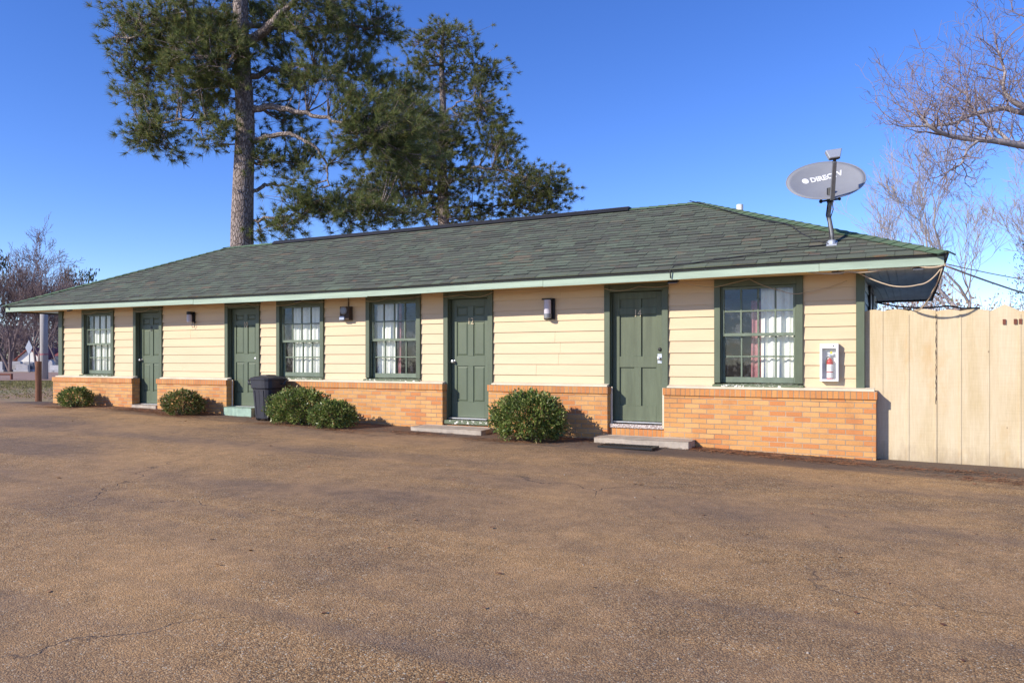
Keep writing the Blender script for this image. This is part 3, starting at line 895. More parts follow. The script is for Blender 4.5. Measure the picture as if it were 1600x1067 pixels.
slab('concrete_step', -7.15, -5.83, 10.04, 10.44, .15, .375, M['concrete'], 'low pale concrete step in front of door 12', seed=2, rough=.014)
slab('concrete_step', -11.72, -11.0, 10.36, 10.68, .2, .535, M['green_step'], 'green painted step below door 10 beside the bin', seed=3)
slab('concrete_step', -14.52, -13.77, 10.42, 10.68, .2, .50, M['concrete'], 'grey concrete doorstep below door 8', seed=4)
# grate
gr = thing('drain_grate', (-3.4, 9.8, g(-3.4, 9.8)), 'flat black grate lying on the asphalt before the step of door 14', 'grate')
mb = MB(); zg = g(-3.4, 9.8) + .012
mb.box(-3.78, -3.02, 9.64, 9.67, zg, zg+.025); mb.box(-3.78, -3.02, 9.93, 9.96, zg, zg+.025)
mb.box(-3.78, -3.75, 9.671, 9.929, zg, zg+.025); mb.box(-3.05, -3.02, 9.671, 9.929, zg, zg+.025)
mb.build('frame', M['black'], gr)
mb = MB()
for i in range(17): mb.box(-3.74+i*.041, -3.74+i*.041+.02, 9.671, 9.929, zg+.002, zg+.02)
mb.build('bars', M['black'], gr)

# ------------------------------------------------------------------ fence
fn = thing('wooden_fence', (2.5, 10.66, .1), 'tall cream board fence with wavy top right of the motel', 'fence')
edges = [-.549, -.34, -.06, .24, .5, .8, 1.1, 1.42, 1.72, 2.05, 2.35, 2.68, 3.0, 3.3, 3.6, 3.95, 4.25, 4.6, 4.9, 5.2, 5.5, 5.85, 6.2]
rr = random.Random(5)
for i, (a, b) in enumerate(zip(edges[:-1], edges[1:])):
    yy = 10.655 + (.004 if i % 2 else -.002) + rr.uniform(-.001, .001)
    zt = 2.065 - .022*(a+.3) + rr.uniform(-.008, .008)
    m_ = (a+b)/2
    poly = []
    style = 'ear' if i in (5, 9, 14) else 'wave'
    for k in range(9):
        t = k/8; xx = a - .001 + (b-a+.002)*t
        zz = zt + (.02*math.sin(math.pi*t) if style == 'wave' else .085*(1-abs(2*t-1))) - .02
        poly.append((xx, zz))
    poly = [(b+.001, -.1), (a-.001, -.1)] + poly
    mb = MB(); mb.prism(poly[::-1], 'y', yy, yy+.022)
    mb.build('board', M['fence'], fn, .003)
bt = MB()
for e in edges[2:-1]:
    if rr.random() < .5: bt.box(e-.012, e+.012, 10.647, 10.6535, .05, 2.0 - .02*e)
bt.build('batten', M['fence'], fn, .002)
mb = MB(); mb.box(-.53, 6.2, 10.69, 10.73, 1.88, 2.0); mb.box(-.53, 6.2, 10.69, 10.73, .5, .6)
mb.build('rail', M['dark_brown'], fn)
for x0, x1, z1 in ((.50, .71, 2.075), (-.3, -.02, 2.078)):
    mb = MB(); mb.box(x0, x1, 10.735, 10.77, 1.9, z1); mb.build('cap_board', M['dark_brown'], fn)
for hx in (.93, 1.04, 1.09):
    mb = MB(); mb.box(hx, hx+.03, 10.640, 10.652, 1.86, 1.92); mb.build('hinge', M['rust'], fn)
cr = MB()
zs_ = lin(.9, 2.0, 40)
L_ = [(.241 + rr.uniform(-.006, .003), .243 + rr.uniform(-.001, .007)) for _ in zs_]
for z_, (xa, xb) in zip(zs_, L_): cr.v += [(xa, 10.646, z_), (xb, 10.646, z_), (xb, 10.6535, z_), (xa, 10.6535, z_)]
for i_ in range(39):
    for k_ in range(4):
        q_ = (k_+1) % 4
        cr.f.append((i_*4+k_, i_*4+q_, i_*4+4+q_, i_*4+4+k_))
cr.build('cracked_seam', M['dark_brown'], fn)

# ------------------------------------------------------------------ fittings on the wall
# cabinet
cab = thing('extinguisher_cabinet', (-.955, SY, 1.16), 'white wall cabinet with a clear front holding a fire extinguisher', 'cabinet')
x0, x1, z0, z1, yf = -1.065, -.845, 1.165, 1.65, SY-.10
mb = MB(); mb.box(x0, x0+.012, yf+.013, SY-.004, z0, z1); mb.box(x1-.012, x1, yf+.013, SY-.004, z0, z1)
mb.box(x0+.012, x1-.012, yf+.013, SY-.004, z0, z0+.012); mb.box(x0+.012, x1-.012, yf+.013, SY-.004, z1-.012, z1)
mb.box(x0+.0125, x1-.0125, SY-.012, SY-.005, z0+.0125, z1-.0125)
mb.build('case', M['white'], cab, .002)
mb = MB(); mb.box(x0, x0+.028, yf, yf+.012, z0, z1); mb.box(x1-.028, x1, yf, yf+.012, z0, z1)
mb.box(x0+.0283, x1-.0283, yf, yf+.012, z0, z0+.028); mb.box(x0+.0283, x1-.0283, yf, yf+.012, z1-.062, z1)
df = mb.build('door_frame', M['white'], cab, .002)
mb = MB(); mb.quad((x0+.026, yf+.006, z0+.026), (x1-.026, yf+.006, z0+.026), (x1-.026, yf+.006, z1-.06), (x0+.026, yf+.006, z1-.06)); mb.build('pane', M['glass'], cab)
mb = MB(); mb.lathe([(.008, 0), (.008, -.006), (.002, -.007)], (x1-.06, yf, z1-.03), 10, 'y'); mb.build('lock', M['black'], cab)
ex = thing('fire_extinguisher', (-.95, SY-.055, 1.178), 'small red fire extinguisher with white label inside the wall cabinet', 'extinguisher')
cx, cy, cz = -.95, SY-.052, 1.178
mb = MB(); mb.lathe([(.034, .0), (.038, .006), (.038, .235), (.033, .258), (.016, .275), (.014, .285)], (cx, cy, cz), 20); mb.build('cylinder', M['red'], ex, smooth=False)
mb = MB(); mb.lathe([(.0387, .03), (.0387, .10)], (cx, cy, cz), 20); mb.lathe([(.0387, .112), (.0387, .205)], (cx, cy, cz), 20); mb.build('label_band', M['white'], ex)
mb = MB(); mb.lathe([(.014, .286), (.016, .30), (.012, .325)], (cx, cy, cz), 12); mb.build('valve', M['steel'], ex)
mb = MB(); mb.hexa([(cx-.03, cy-.01, cz+.325), (cx+.045, cy-.01, cz+.315), (cx+.045, cy+.01, cz+.315), (cx-.03, cy+.01, cz+.325), (cx-.03, cy-.01, cz+.345), (cx+.045, cy-.01, cz+.325), (cx+.045, cy+.01, cz+.325), (cx-.03, cy+.01, cz+.345)]); mb.build('handle', M['steel'], ex)
mb = MB(); mb.box(cx+.004, cx+.03, cy-.014, cy-.012, cz+.34, cz+.37); mb.build('tag', M['yellow'], ex)
mb = MB(); mb.tube([(cx-.014, cy, cz+.30), (cx-.035, cy-.005, cz+.29), (cx-.045, cy-.005, cz+.24), (cx-.044, cy, cz+.12)], .007, 6); mb.build('hose', M['black'], ex)

# sconce
t = thing('wall_sconce', (-4.93, SY, 2.2), 'black wall sconce with frosted glass cylinder between doors 12 and 14', 'lamp', 'lamps on the motel wall')
mb = MB(); mb.box(-5.02, -4.84, SY-.03, SY-.004, 2.055, 2.375); mb.box(-5.02, -4.845, SY-.115, SY-.0305, 2.352, 2.375); mb.build('backplate', M['black'], t, .004)
mb = MB(); mb.lathe([(.054, 2.14), (.054, 2.35)], (-4.93, SY-.088, 0), 20); mb.build('lamp_shade', M['milk_glass'], t, smooth=False)
mb = MB(); mb.lathe([(.03, 2.068), (.058, 2.074), (.06, 2.139), (.05, 2.142)], (-4.93, SY-.088, 0), 20); mb.build('cup', M['grey_metal'], t)
# lantern by window
t = thing('wall_lantern', (-8.87, SY, 2.25), 'boxy dark wall light with pale lower lens between the two middle windows', 'lamp', 'lamps on the motel wall')
mb = MB(); mb.box(-8.98, -8.77, SY-.105, SY-.004, 2.135, 2.375); mb.build('housing', M['dark_brown'], t, .006)
mb = MB(); mb.lathe([(.075, 0), (.075, -.018), (.05, -.028), (.004, -.03)], (-8.885, SY-.106, 2.305), 18, 'y'); mb.build('sensor_dial', M['grey_metal'], t)
mb = MB(); mb.box(-8.975, -8.865, SY-.125, SY-.106, 2.14, 2.205); mb.build('lens', M['lens'], t, .004)
mb = MB(); mb.tube([(-8.86, SY-.012, 2.375), (-8.86, SY-.012, SZ)], .008, 6); mb.build('conduit', M['dark_brown'], t)
# jar light
t = thing('jar_light', (-12.87, SY, 2.3), 'small jar lamp with hanging wires between doors 8 and 10', 'lamp', 'lamps on the motel wall')
mb = MB(); mb.lathe([(.05, 2.345), (.062, 2.35), (.062, 2.40), (.04, 2.405)], (-12.87, SY-.08, 0), 16); mb.box(-12.9, -12.80, SY-.04, SY-.004, 2.2, 2.40); mb.build('cap', M['black'], t)
mb = MB(); mb.lathe([(.035, 2.19), (.05, 2.20), (.053, 2.30), (.046, 2.344)], (-12.88, SY-.08, 0), 16); mb.build('lamp_shade', M['milk_glass'], t)
mb = MB(); mb.tube([(-12.85, SY-.03, 2.2), (-12.855, SY-.04, 2.12), (-12.83, SY-.045, 2.08), (-12.79, SY-.03, 2.10), (-12.785, SY-.03, 2.19)], .005, 5); mb.sphere((-12.785, SY-.03, 2.19), .022); mb.build('wire', M['cable_dark'], t)
# floodlights below the eave
def flood(x, y, lab, s=1.0):
    t = thing('floodlight', (x, y, SZ-.03), lab, 'floodlight', 'floodlights under the eave')
    zz = SZ + sag(x) - .004
    mb = MB(); mb.hexa([(x-.07*s, y-.05*s, zz-.055*s), (x+.07*s, y-.05*s, zz-.055*s), (x+.07*s, y+.03*s, zz-.035*s), (x-.07*s, y+.03*s, zz-.035*s),
                        (x-.07*s, y-.045*s, zz-.022*s), (x+.07*s, y-.045*s, zz-.022*s), (x+.07*s, y+.035*s, zz-.01*s), (x-.07*s, y+.035*s, zz-.01*s)])
    mb.build('housing', M['black'], t, .003)
    mb = MB(); mb.hexa([(x-.062*s, y-.048*s, zz-.058*s), (x+.062*s, y-.048*s, zz-.058*s), (x+.062*s, y+.028*s, zz-.039*s), (x-.062*s, y+.028*s, zz-.039*s),
                        (x-.062*s, y-.048*s, zz-.0555*s), (x+.062*s, y-.048*s, zz-.0555*s), (x+.062*s, y+.028*s, zz-.0365*s), (x-.062*s, y+.028*s, zz-.0365*s)])
    mb.build('lens', M['lens'], t)
    mb = MB(); mb.tube([(x, y, zz-.01*s), (x, y, zz+.004)], .012, 6); mb.build('bracket', M['black'], t)
flood(-2.87, 10.12, 'black floodlight under the eave between door 14 and its right window')
flood(-.82, 10.12, 'floodlight with pale lens under the eave above the extinguisher cabinet')
flood(-9.62, 10.15, 'tiny dark floodlight under the eave above the bin window', .8)
flood(-16.2, 10.15, 'tiny dark floodlight under the eave above the leftmost window', .8)
flood(.05, 10.05, 'flat dark floodlight under the eave at the right roof corner', .9)

# cables
def cable(name, pts, r, m, lab, n=6):
    mb = MB(); mb.tube(pts, r, n); return tag(mb.build(name, m, smooth=True), lab, 'cable')
def drape(P, sags, k=8):
    out = []
    for (a, b), s in zip(zip(P[:-1], P[1:]), sags):
        a, b = Vector(a), Vector(b)
        for i in range(k):
            t = i/k; q = a.lerp(b, t); q.z -= s*4*t*(1-t); out.append(q)
    out.append(Vector(P[-1])); return out
yc = SY - .045
xs = [-16.6, -15.9, -15.3, -14.7, -14.1, -13.7, -12.6, -11.9, -11.3, -10.9, -9.9, -9.2, -8.6, -8.0, -7.2, -6.5, -5.9, -5.0, -4.1, -3.5, -2.9]
cable('eave_cable', drape([(x_, yc, SZ-.03-.02*(i % 2)) for i, x_ in enumerate(xs)], [.03 if i % 3 else .06 for i in range(len(xs)-1)]), .004, M['cable_pale'], 'pale thin cable draped along the wall top under the eave over doors')
cable('eave_cable', drape([(-2.85, 10.15, SZ-.02), (-2.4, yc-.02, SZ-.11), (-1.95, yc-.02, SZ-.02), (-1.55, yc-.02, SZ-.19), (-1.25, yc-.02, SZ-.23), (-.75, yc, SZ-.10)], [.03, .0, .02, .03, .02]), .0045, M['cable_pale'], 'pale cable looping over the top of the window beside the extinguisher cabinet')
cable('eave_cable', drape([(-1.15, 10.05, SZ-.02), (-.7, 10.04, SZ-.04), (-.3, 10.02, SZ-.03), (.05, 9.995, SZ-.02), (.30, 9.955, SZ-.03)], [.02, .02, .01, .02]), .011, M['cable_pale'], 'bundled tan cable clipped under the fascia near the right roof corner')
cable('hanging_cable', drape([(-.62, 10.15, SZ-.03), (-.25, 10.1, SZ-.22), (.05, 10.05, SZ-.23), (.29, 9.99, SZ-.04)], [.015, .02, .05]), .008, M['cable_pale'], 'tan cable hanging in a shallow loop across the blue end soffit')
cable('hanging_cable', drape([(.29, 9.98, SZ-.05), (.20, 10.2, SZ-.3), (.02, 10.62, 2.04)], [.03, .05]), .009, M['cable_pale'], 'tan cable drooping from the roof corner down to the fence top')
a0 = Vector((.31, 9.96, SZ-.03))
cable('service_cable', drape([a0, at(1800, 500, 15)], [.12], 14), .011, M['cable_pale'], 'thick pale service cable running right from the roof corner above the fence')
cable('service_cable', drape([a0 + Vector((0, 0, .02)), at(1800, 455, 16)], [.10], 14), .006, M['cable_pale'], 'thin upper service cable running right from the roof corner')
cable('service_cable', drape([Vector((-.5, 12.6, 2.3)), at(1480, 478, 10.2), at(1750, 500, 12)], [.05, .05], 10), .012, M['cable_dark'], 'black cable sagging behind the fence top below the roof end')

# ------------------------------------------------------------------ satellite dish
dish = thing('satellite_dish', (-.92, 10.47, 2.905), 'grey oval satellite dish with white lettering on a bent mast on the roof', 'satellite dish')
zr = EZ + (10.47-EY0)*(RZ-EZ)/(RYM-EY0)
ft = MB()
ft.hexa([(-.985, 10.40, zr-.022), (-.855, 10.40, zr-.022), (-.855, 10.54, zr+.045), (-.985, 10.54, zr+.045), (-.985, 10.40, zr-.005), (-.855, 10.40, zr-.005), (-.855, 10.54, zr+.062), (-.985, 10.54, zr+.062)])
ft.lathe([(.055, zr), (.05, zr+.05), (.03, zr+.07)], (-.92, 10.47, 0), 12)
ft.build('foot', M['sign_back'], dish, .004)
C = at(1290, 281, 9.62)
az = Vector((.096, -.995, 0)); az = (az + Vector((RX, RY, 0))*.12).normalized()
el = R(40)
nrm = (az*math.cos(el) + Vector((0, 0, 1))*math.sin(el)).normalized()
lx = az.cross(Vector((0, 0, 1))).normalized(); lx = -lx if lx.dot(Vector((RX, RY, 0))) < 0 else lx
ly = nrm.cross(lx).normalized(); ly = -ly if ly.z < 0 else ly
tl = R(8)
lx, ly = lx*math.cos(tl) + ly*math.sin(tl), ly*math.cos(tl) - lx*math.sin(tl)
SA, SB, DEP = .47, .37, .075
def dp(u, v, lift=0):
    return C + lx*u*SA + ly*v*SB + nrm*(DEP*(u*u+v*v) - DEP + lift)
ds_ = MB(); NR, NA = 9, 44
for lift in (0, -.012):
    for i in range(NR+1):
        for k in range(NA):
            r_ = max(.001, i/NR); a_ = 2*math.pi*k/NA
            ds_.v.append(tuple(dp(r_*math.cos(a_), r_*math.sin(a_), lift)))
for s_ in (0, 1):
    o_ = s_*(NR+1)*NA
    for i in range(NR):
        for k in range(NA):
            q = (k+1) % NA
            f_ = (o_+i*NA+k, o_+(i+1)*NA+k, o_+(i+1)*NA+q, o_+i*NA+q)
            ds_.f.append(f_ if s_ == 0 else f_[::-1])
for k in range(NA):
    q = (k+1) % NA; a_ = NR*NA; b_ = (2*NR+1)*NA
    ds_.f.append((a_+k, b_+k, b_+q, a_+q))
refl = ds_.build('reflector', M['dish'], dish, smooth=False)
for p in refl.data.polygons: p.use_smooth = True
rim = MB(); rim.tube([dp(math.cos(2*math.pi*k/48), math.sin(2*math.pi*k/48), -.006) for k in range(49)], .008, 6, False); rim.build('rim', M['dish'], refl, smooth=True)
me = text_mesh('DIRECTV', .108, .001, .004)
bw = max(v.co.x for v in me.vertices) - min(v.co.x for v in me.vertices)
for v in me.vertices:
    tx, ty = v.co.x/bw*.40, v.co.y*1.05; ca, sa = math.cos(R(7)), math.sin(R(7))
    uu = (tx*ca - ty*sa + .04)/SA; vv = (tx*sa + ty*ca + .12)/SB
    v.co = dp(uu, vv, .004 + v.co.z) - dish.location
link(me, 'lettering', M['lettering'], refl)
gl_ = MB()
for k in range(20):
    a_ = 2*math.pi*k/20
    gl_.v.append(tuple(dp((-.222 + .043*math.cos(a_))/SA, (.088 + .048*math.sin(a_))/SB, .004)))
gl_.f.append(tuple(range(20)))
gl_.build('globe_emblem', M['lettering'], refl)
pb = C - ly*(SB+.0) + nrm*.0
arm_b = C - ly*(SB*.98) - nrm*.03; arm_e = C + nrm*.47 - ly*.27
am = MB()
d_ = (arm_e-arm_b).normalized(); s_ = lx.copy(); t_ = d_.cross(s_).normalized()
am.hexa([arm_b - s_*.026 - t_*.02, arm_b + s_*.026 - t_*.02, arm_b + s_*.026 + t_*.02, arm_b - s_*.026 + t_*.02,
         arm_e - s_*.022 - t_*.018, arm_e + s_*.022 - t_*.018, arm_e + s_*.022 + t_*.018, arm_e - s_*.022 + t_*.018])
am.build('arm', M['grey_metal'], dish, .004)
fh = MB()
toC = (C - arm_e).normalized(); fu = lx.cross(toC).normalized(); fu = -fu if fu.z < 0 else fu
F0 = arm_e + fu*.06 + d_*.03
fh.hexa([F0 - lx*.06 - fu*.055 - toC*.03, F0 + lx*.06 - fu*.055 - toC*.03, F0 + lx*.06 - fu*.055 + toC*.05, F0 - lx*.06 - fu*.055 + toC*.05,
         F0 - lx*.095 + fu*.055 - toC*.03, F0 + lx*.095 + fu*.055 - toC*.03, F0 + lx*.095 + fu*.055 + toC*.05, F0 - lx*.095 + fu*.055 + toC*.05])
fh.build('feed_horn', M['sign_back'], dish, .008)
cl = MB(); cl.tube([arm_e + d_*.005, F0 - fu*.05], .018, 8); cl.tube([F0 - fu*.056 - lx*.06, F0 - fu*.07, F0 - fu*.056 + lx*.06], .008, 6); cl.build('clamp', M['black'], dish)
bb = C - ly*(SB*.75) - nrm*.07
ms = MB(); base = Vector((-.92, 10.47, zr+.03))
ms.tube([base, base + Vector((.0, .0, .10)), Vector((-.945, 10.47, zr+.30)), Vector((-.955, 10.465, zr+.40)), Vector((bb.x-.0, bb.y+.02, bb.z-.05)), bb], [.026, .026, .026, .024, .024, .024], 12)
ms.build('mast', M['grey_metal'], dish, smooth=True)
bk_ = MB(); bk_.tube([bb + Vector((0, 0, -.06)), bb + Vector((0, 0, .12))], .04, 10); bk_.tube([bb - lx*.10 + Vector((0, 0, -.03)), bb + lx*.10 + Vector((0, 0, -.03))], .012, 8)
bk_.sphere(bb - lx*.11 + Vector((0, 0, -.03)), .024); bk_.sphere(bb + lx*.11 + Vector((0, 0, -.03)), .02)
bk_.build('bracket', M['black'], dish)
wr = MB()
wr.tube([arm_b + Vector((0, 0, -.01)), arm_b + Vector((.01, .02, -.12)), Vector((-.93, 10.44, zr+.35)), Vector((-.90, 10.45, zr+.18)), Vector((-.90, 10.44, zr+.05))], .006, 5)
wr.tube([bb + Vector((-.02, -.02, -.02)), Vector((-.985, 10.45, zr+.38)), Vector((-.96, 10.45, zr+.28)), Vector((-.94, 10.44, zr+.06))], .007, 5)
wr.build('wire', M['cable_dark'], dish)
fz = lambda x, y, l=.02: Vector((x, y, EZ + (y-EY0)*(RZ-EZ)/(RYM-EY0) + l))
cable('roof_cable_or_shade', [fz(-.95, 10.43, .03), fz(-1.12, 10.62), fz(-1.35, 10.95), fz(-1.5, 11.25, .03), fz(-1.62, 11.36, .05), fz(-1.95, 11.62, .035), fz(-2.5, 12.15, .04), fz(-3.1, 12.75, .04), fz(-3.4, 13.0, .05)], .008, M['cable_dark'], 'thin black cable lying along the roof hip up from the dish foot')

cable('roof_cable_or_shade', [fz(-.98, 10.40, .03), fz(-1.3, 10.36, .028), fz(-1.7, 10.25, .028), fz(-2.2, 10.14, .028), fz(-2.6, 10.04, .028), fz(-2.82, 9.985, .03), Vector((-2.86, 9.93, EZ-.03)), Vector((-2.86, 9.95, SZ-.02))], .009, M['cable_dark'], 'added black strand standing in for an overhead cable shadow across the shingles down to the eave')  # strand added in place of the shadow streak of an overhead cable
# ------------------------------------------------------------------ trash bin
bx_, by_ = -10.27, 10.08; bz = g(bx_, by_) + .006
bn = thing('trash_bin', (bx_, by_, bz), 'black wheeled plastic trash bin with lid standing before the brick wall', 'bin')
mb = MB(); mb.lathe([(.175, .03), (.19, .05), (.215, .36), (.232, .56), (.238, .57), (.258, .585), (.268, .72), (.255, .725), (.25, .70)], (bx_, by_, bz), 28, 'z', .35)
mb.build('body', M['rubber'], bn, smooth=False)
mb = MB(); mb.lathe([(.27, .722), (.282, .728), (.284, .752), (.262, .768), (.20, .788), (.10, .800), (.01, .803)], (bx_, by_, bz), 28, 'z', .35)
mb.lathe([(.12, .795), (.11, .815), (.01, .82)], (bx_, by_, bz), 20, 'z', .3)
mb.build('lid', M['rubber'], bn)
for s in (-1, 1):
    hd = MB()
    q = Vector((bx_, by_, bz))
    ux = Vector((RX, RY, 0))*s; vy = Vector((-RY, RX, 0))
    hd.tube([q + ux*.25 + vy*.08 + Vector((0, 0, .70)), q + ux*.33 + vy*.08 + Vector((0, 0, .72)), q + ux*.345 + vy*.0 + Vector((0, 0, .72)), q + ux*.33 - vy*.08 + Vector((0, 0, .70)), q + ux*.31 - vy*.09 + Vector((0, 0, .65)), q + ux*.25 - vy*.08 + Vector((0, 0, .66))], .017, 8)
    hd.build('handle', M['rubber'], bn, smooth=True)
for s in (-1, 1):
    wh = MB(); wh.lathe([(.02, -.02), (.058, -.02), (.062, 0), (.058, .02), (.02, .02)], (bx_ + .13*s + .02, by_ - .12, bz+.062), 16, 'x'); wh.build('wheel', M['black'], bn)
rb_ = MB()
for k in range(3):
    u0 = -.10 + .1*k
    rb_.tube([Vector((bx_+u0*.9, by_-.186, bz+.08)), Vector((bx_+u0, by_-.212, bz+.36)), Vector((bx_+u0*1.05, by_-.228, bz+.54))], .008, 5)
rb_.build('ribs', M['rubber'], bn)

# ------------------------------------------------------------------ shrubs
def leaves_in(fn, n, size, aspect=.45, up=.35):
    """fn(n) -> positions (n,3) and outward vectors; returns folded leaf quads"""
    P, O = fn(n)
    n = len(P)
    d = O + rng.normal(0, .55, (n, 3)); d[:, 2] += up
    d /= np.linalg.norm(d, axis=1)[:, None]
    s = np.cross(d, rng.normal(0, 1, (n, 3))); s /= np.linalg.norm(s, axis=1)[:, None]
    L = size * rng.uniform(.65, 1.3, (n, 1)); W = L * aspect
    nn = np.cross(d, s)
    a = P; b = P + d*L*.5 + s*W*.5 + nn*L*.08; c = P + d*L; e = P + d*L*.5 - s*W*.5 + nn*L*.08
    return np.stack([a, b, c, e], 1).reshape(-1, 3)
def shrub(cx, cy, rx_, ry_, h, n, mat, lab, seed, size=.048, sprigs=3, grp='clipped shrubs along the brick wall'):
    zb = g(cx, cy)
    t = thing('shrub', (cx, cy, zb), lab, 'shrub', grp)
    r_ = np.random.default_rng(seed)
    lob = [(r_.uniform(-.55, .55), r_.uniform(-.4, .4), r_.uniform(.3, .75), r_.uniform(.28, .45)) for _ in range(9)]
    def fn(n):
        th = r_.uniform(0, 2*np.pi, n); cz_ = r_.uniform(-.75, 1, n)
        s = np.sqrt(1-cz_**2)
        D = np.stack([s*np.cos(th), s*np.sin(th), cz_], 1)
        rad = r_.uniform(.45, 1.0, n)**.4
        wob = .93 + .09*np.sin(5*th + 3*cz_ + seed) + .07*np.sin(9*th - 6*cz_ + 2*seed) + .04*np.sin(17*th+11*cz_)
        hh = h*.56
        P = np.stack([cx + D[:, 0]*rx_*rad*wob, cy + D[:, 1]*ry_*rad*wob, zb + h*.46 + D[:, 2]*hh*rad*wob], 1)
        keep = (P[:, 2] > zb + .015) & (P[:, 1] < BY - .03)
        return P[keep], D[keep]
    V = leaves_in(fn, n, size)
    # sprigs sticking out of the top
    ext = []
    st = MB()
    for k in range(sprigs):
        a = Vector((cx + r_.uniform(-.45, .5)*rx_, cy + r_.uniform(-.3, .3)*ry_, zb + h*.86))
        b = a + Vector((r_.uniform(-.05, .05), r_.uniform(-.05, .05), r_.uniform(.04, .10)*h/.8 + .03))
        st.tube([a, b], .004, 4)
        m_ = 16
        tt = r_.uniform(.1, 1, m_)[:, None]
        PP = np.array(a)[None]*(1-tt) + np.array(b)[None]*tt
        OO = r_.normal(0, 1, (m_, 3)); OO[:, 2] += .6
        ext.append(leaves_in(lambda q, PP=PP, OO=OO: (PP, OO), m_, size))
    V = np.concatenate([V] + ext)
    npmesh('foliage', V, 4, mat, t)
    for k in range(16):
        an = r_.uniform(0, 6.28); q = r_.uniform(.2, .8)
        st.tube([(cx + .08*math.cos(an), cy + .05*math.sin(an), zb-.02), (cx + rx_*q*.5*math.cos(an), cy + ry_*q*.5*math.sin(an), zb + h*.35), (cx + rx_*q*math.cos(an), min(BY-.04, cy + ry_*q*math.sin(an)), zb + h*.7)], [.012, .008, .004], 5)
    st.build('stems', M['dark_brown'], t)
shrub(-15.80, 10.02, .38, .33, .41, 3400, M['shrub_leaf'], 'small loose green shrub left of door 8', 3, .048, 4)
shrub(-12.40, 9.98, .43, .37, .46, 4800, M['shrub_leaf_red'], 'reddish tipped mounded shrub between doors 8 and 10', 5, .048, 7)
shrub(-9.34, 9.88, .64, .45, .60, 9500, M['shrub_leaf'], 'wide glossy green shrub directly right of the trash bin', 8, .047, 9)
shrub(-8.47, 9.74, .42, .37, .44, 5200, M['shrub_leaf'], 'lower rounded shrub tucked against the wide shrub near the bin', 13, .045, 6)
shrub(-4.93, 9.86, .58, .46, .70, 11000, M['shrub_leaf'], 'large bushy green shrub between the steps of doors 12 and 14', 21, .048, 10)

# pine straw and litter along the walls
def litter(name, n, fn, L, W, m, lab):
    x, y = fn(n)
    z = np.array([g(a, b) for a, b in zip(x, y)]) + .011 + rng.uniform(0, .008, len(x))
    P = np.stack([x, y, z], 1)
    an = rng.uniform(0, np.pi, len(x))
    d = np.stack([np.cos(an), np.sin(an), rng.normal(0, .06, len(x))], 1)
    s = np.stack([-np.sin(an), np.cos(an), rng.normal(0, .2, len(x))], 1)
    l = L*rng.uniform(.4, 1.2, (len(x), 1)); w_ = W*rng.uniform(.6, 1.3, (len(x), 1))
    V = np.stack([P - d*l/2 - s*w_/2, P + d*l/2 - s*w_/2, P + d*l/2 + s*w_/2, P - d*l/2 + s*w_/2], 1).reshape(-1, 3)
    o = npmesh(name, V, 4, m); tag(o, lab, 'litter', None, 'stuff')
def strawpos(n):
    x = rng.uniform(-17.3, -.6, n)
    dens = .25 + .75*np.clip(np.sin(x*1.3+.6)*.6 + np.sin(x*.53+2)*.6, 0, 1)
    k = rng.uniform(0, 1, n) < dens; x = x[k]
    return x, 10.43 - np.abs(rng.normal(0, .30, len(x)))
litter('pine_straw', 9000, strawpos, .11, .005, M['straw'], 'rust brown pine straw scattered along the foot of the brick wall')
def clump(n):
    c = np.array([(-16.0, 9.7), (-12.2, 9.7), (-12.8, 9.9), (-9.5, 9.6), (-8.2, 9.45), (-6.9, 9.75), (-5.3, 9.6), (-13.9, 10.0), (-2.3, 10.2), (.9, 9.5), (1.6, 9.3), (.3, 9.95), (-.9, 10.0), (-1.7, 10.1), (2.0, 9.8)])
    i = rng.integers(0, len(c), n)
    return c[i, 0] + rng.normal(0, .38, n), np.minimum(10.43, c[i, 1] + rng.normal(0, .11, n))
litter('pine_straw', 5000, clump, .12, .006, M['straw'], 'thicker drifts of rust brown pine straw round the shrubs and steps')
def lotpos(n):
    return rng.uniform(-16, 4, n), rng.uniform(2.5, 9.8, n)
litter('fallen_leaves', 160, lotpos, .035, .022, M['straw'], 'few dry brown leaves strewn across the asphalt')
# pebbles
pv = MB(); rr = random.Random(3)
for _ in range(60):
    xx, yy = rr.uniform(-9, 3), rr.uniform(2.2, 9.6); r_ = rr.uniform(.003, .007)
    pv.sphere((xx, yy, g(xx, yy)+.006+r_*.5), r_, 5, 3)
tag(pv.build('pebbles', M['concrete']), 'tiny pale pebbles scattered on the asphalt', 'pebbles', None, 'stuff')
# grass on the verge
def verge(n):
    d = rng.uniform(19, 30, n); l = d*rng.uniform(-.72, -.52, n)
    return d*FX + l*RX, d*FY + l*RY
def tufts(name, pos, n, L, m, lab):
    x, y = pos(n)
    z = np.array([g(a, b) for a, b in zip(x, y)]) - .02
    P = np.stack([x, y, z], 1); an = rng.uniform(0, 6.28, n)
    s = np.stack([np.cos(an), np.sin(an), 0*an], 1)*.02
    tip = P + np.stack([rng.normal(0, .03, n), rng.normal(0, .03, n), L*rng.uniform(.5, 1.2, n)], 1)
    tag(npmesh(name, np.stack([P-s, P+s, tip], 1).reshape(-1, 3), 3, m), lab, 'grass', None, 'stuff')
def green(n):
    d = rng.normal(27.2, 1.5, n); l = d*rng.uniform(-.75, -.5, n)
    return d*FX + l*RX, d*FY + l*RY
tufts('grass', green, 9000, .045, leaf_mat('green_grass', [(0, (.20, .19, .07)), (.6, (.27, .25, .10)), (1, (.34, .27, .15))], .7, .3, .7), 'green winter grass strip on the verge left of the motel')
tufts('dry_grass', verge, 3000, .035, M['grass'], 'dry tan grass and needles on the verge beyond the lot')

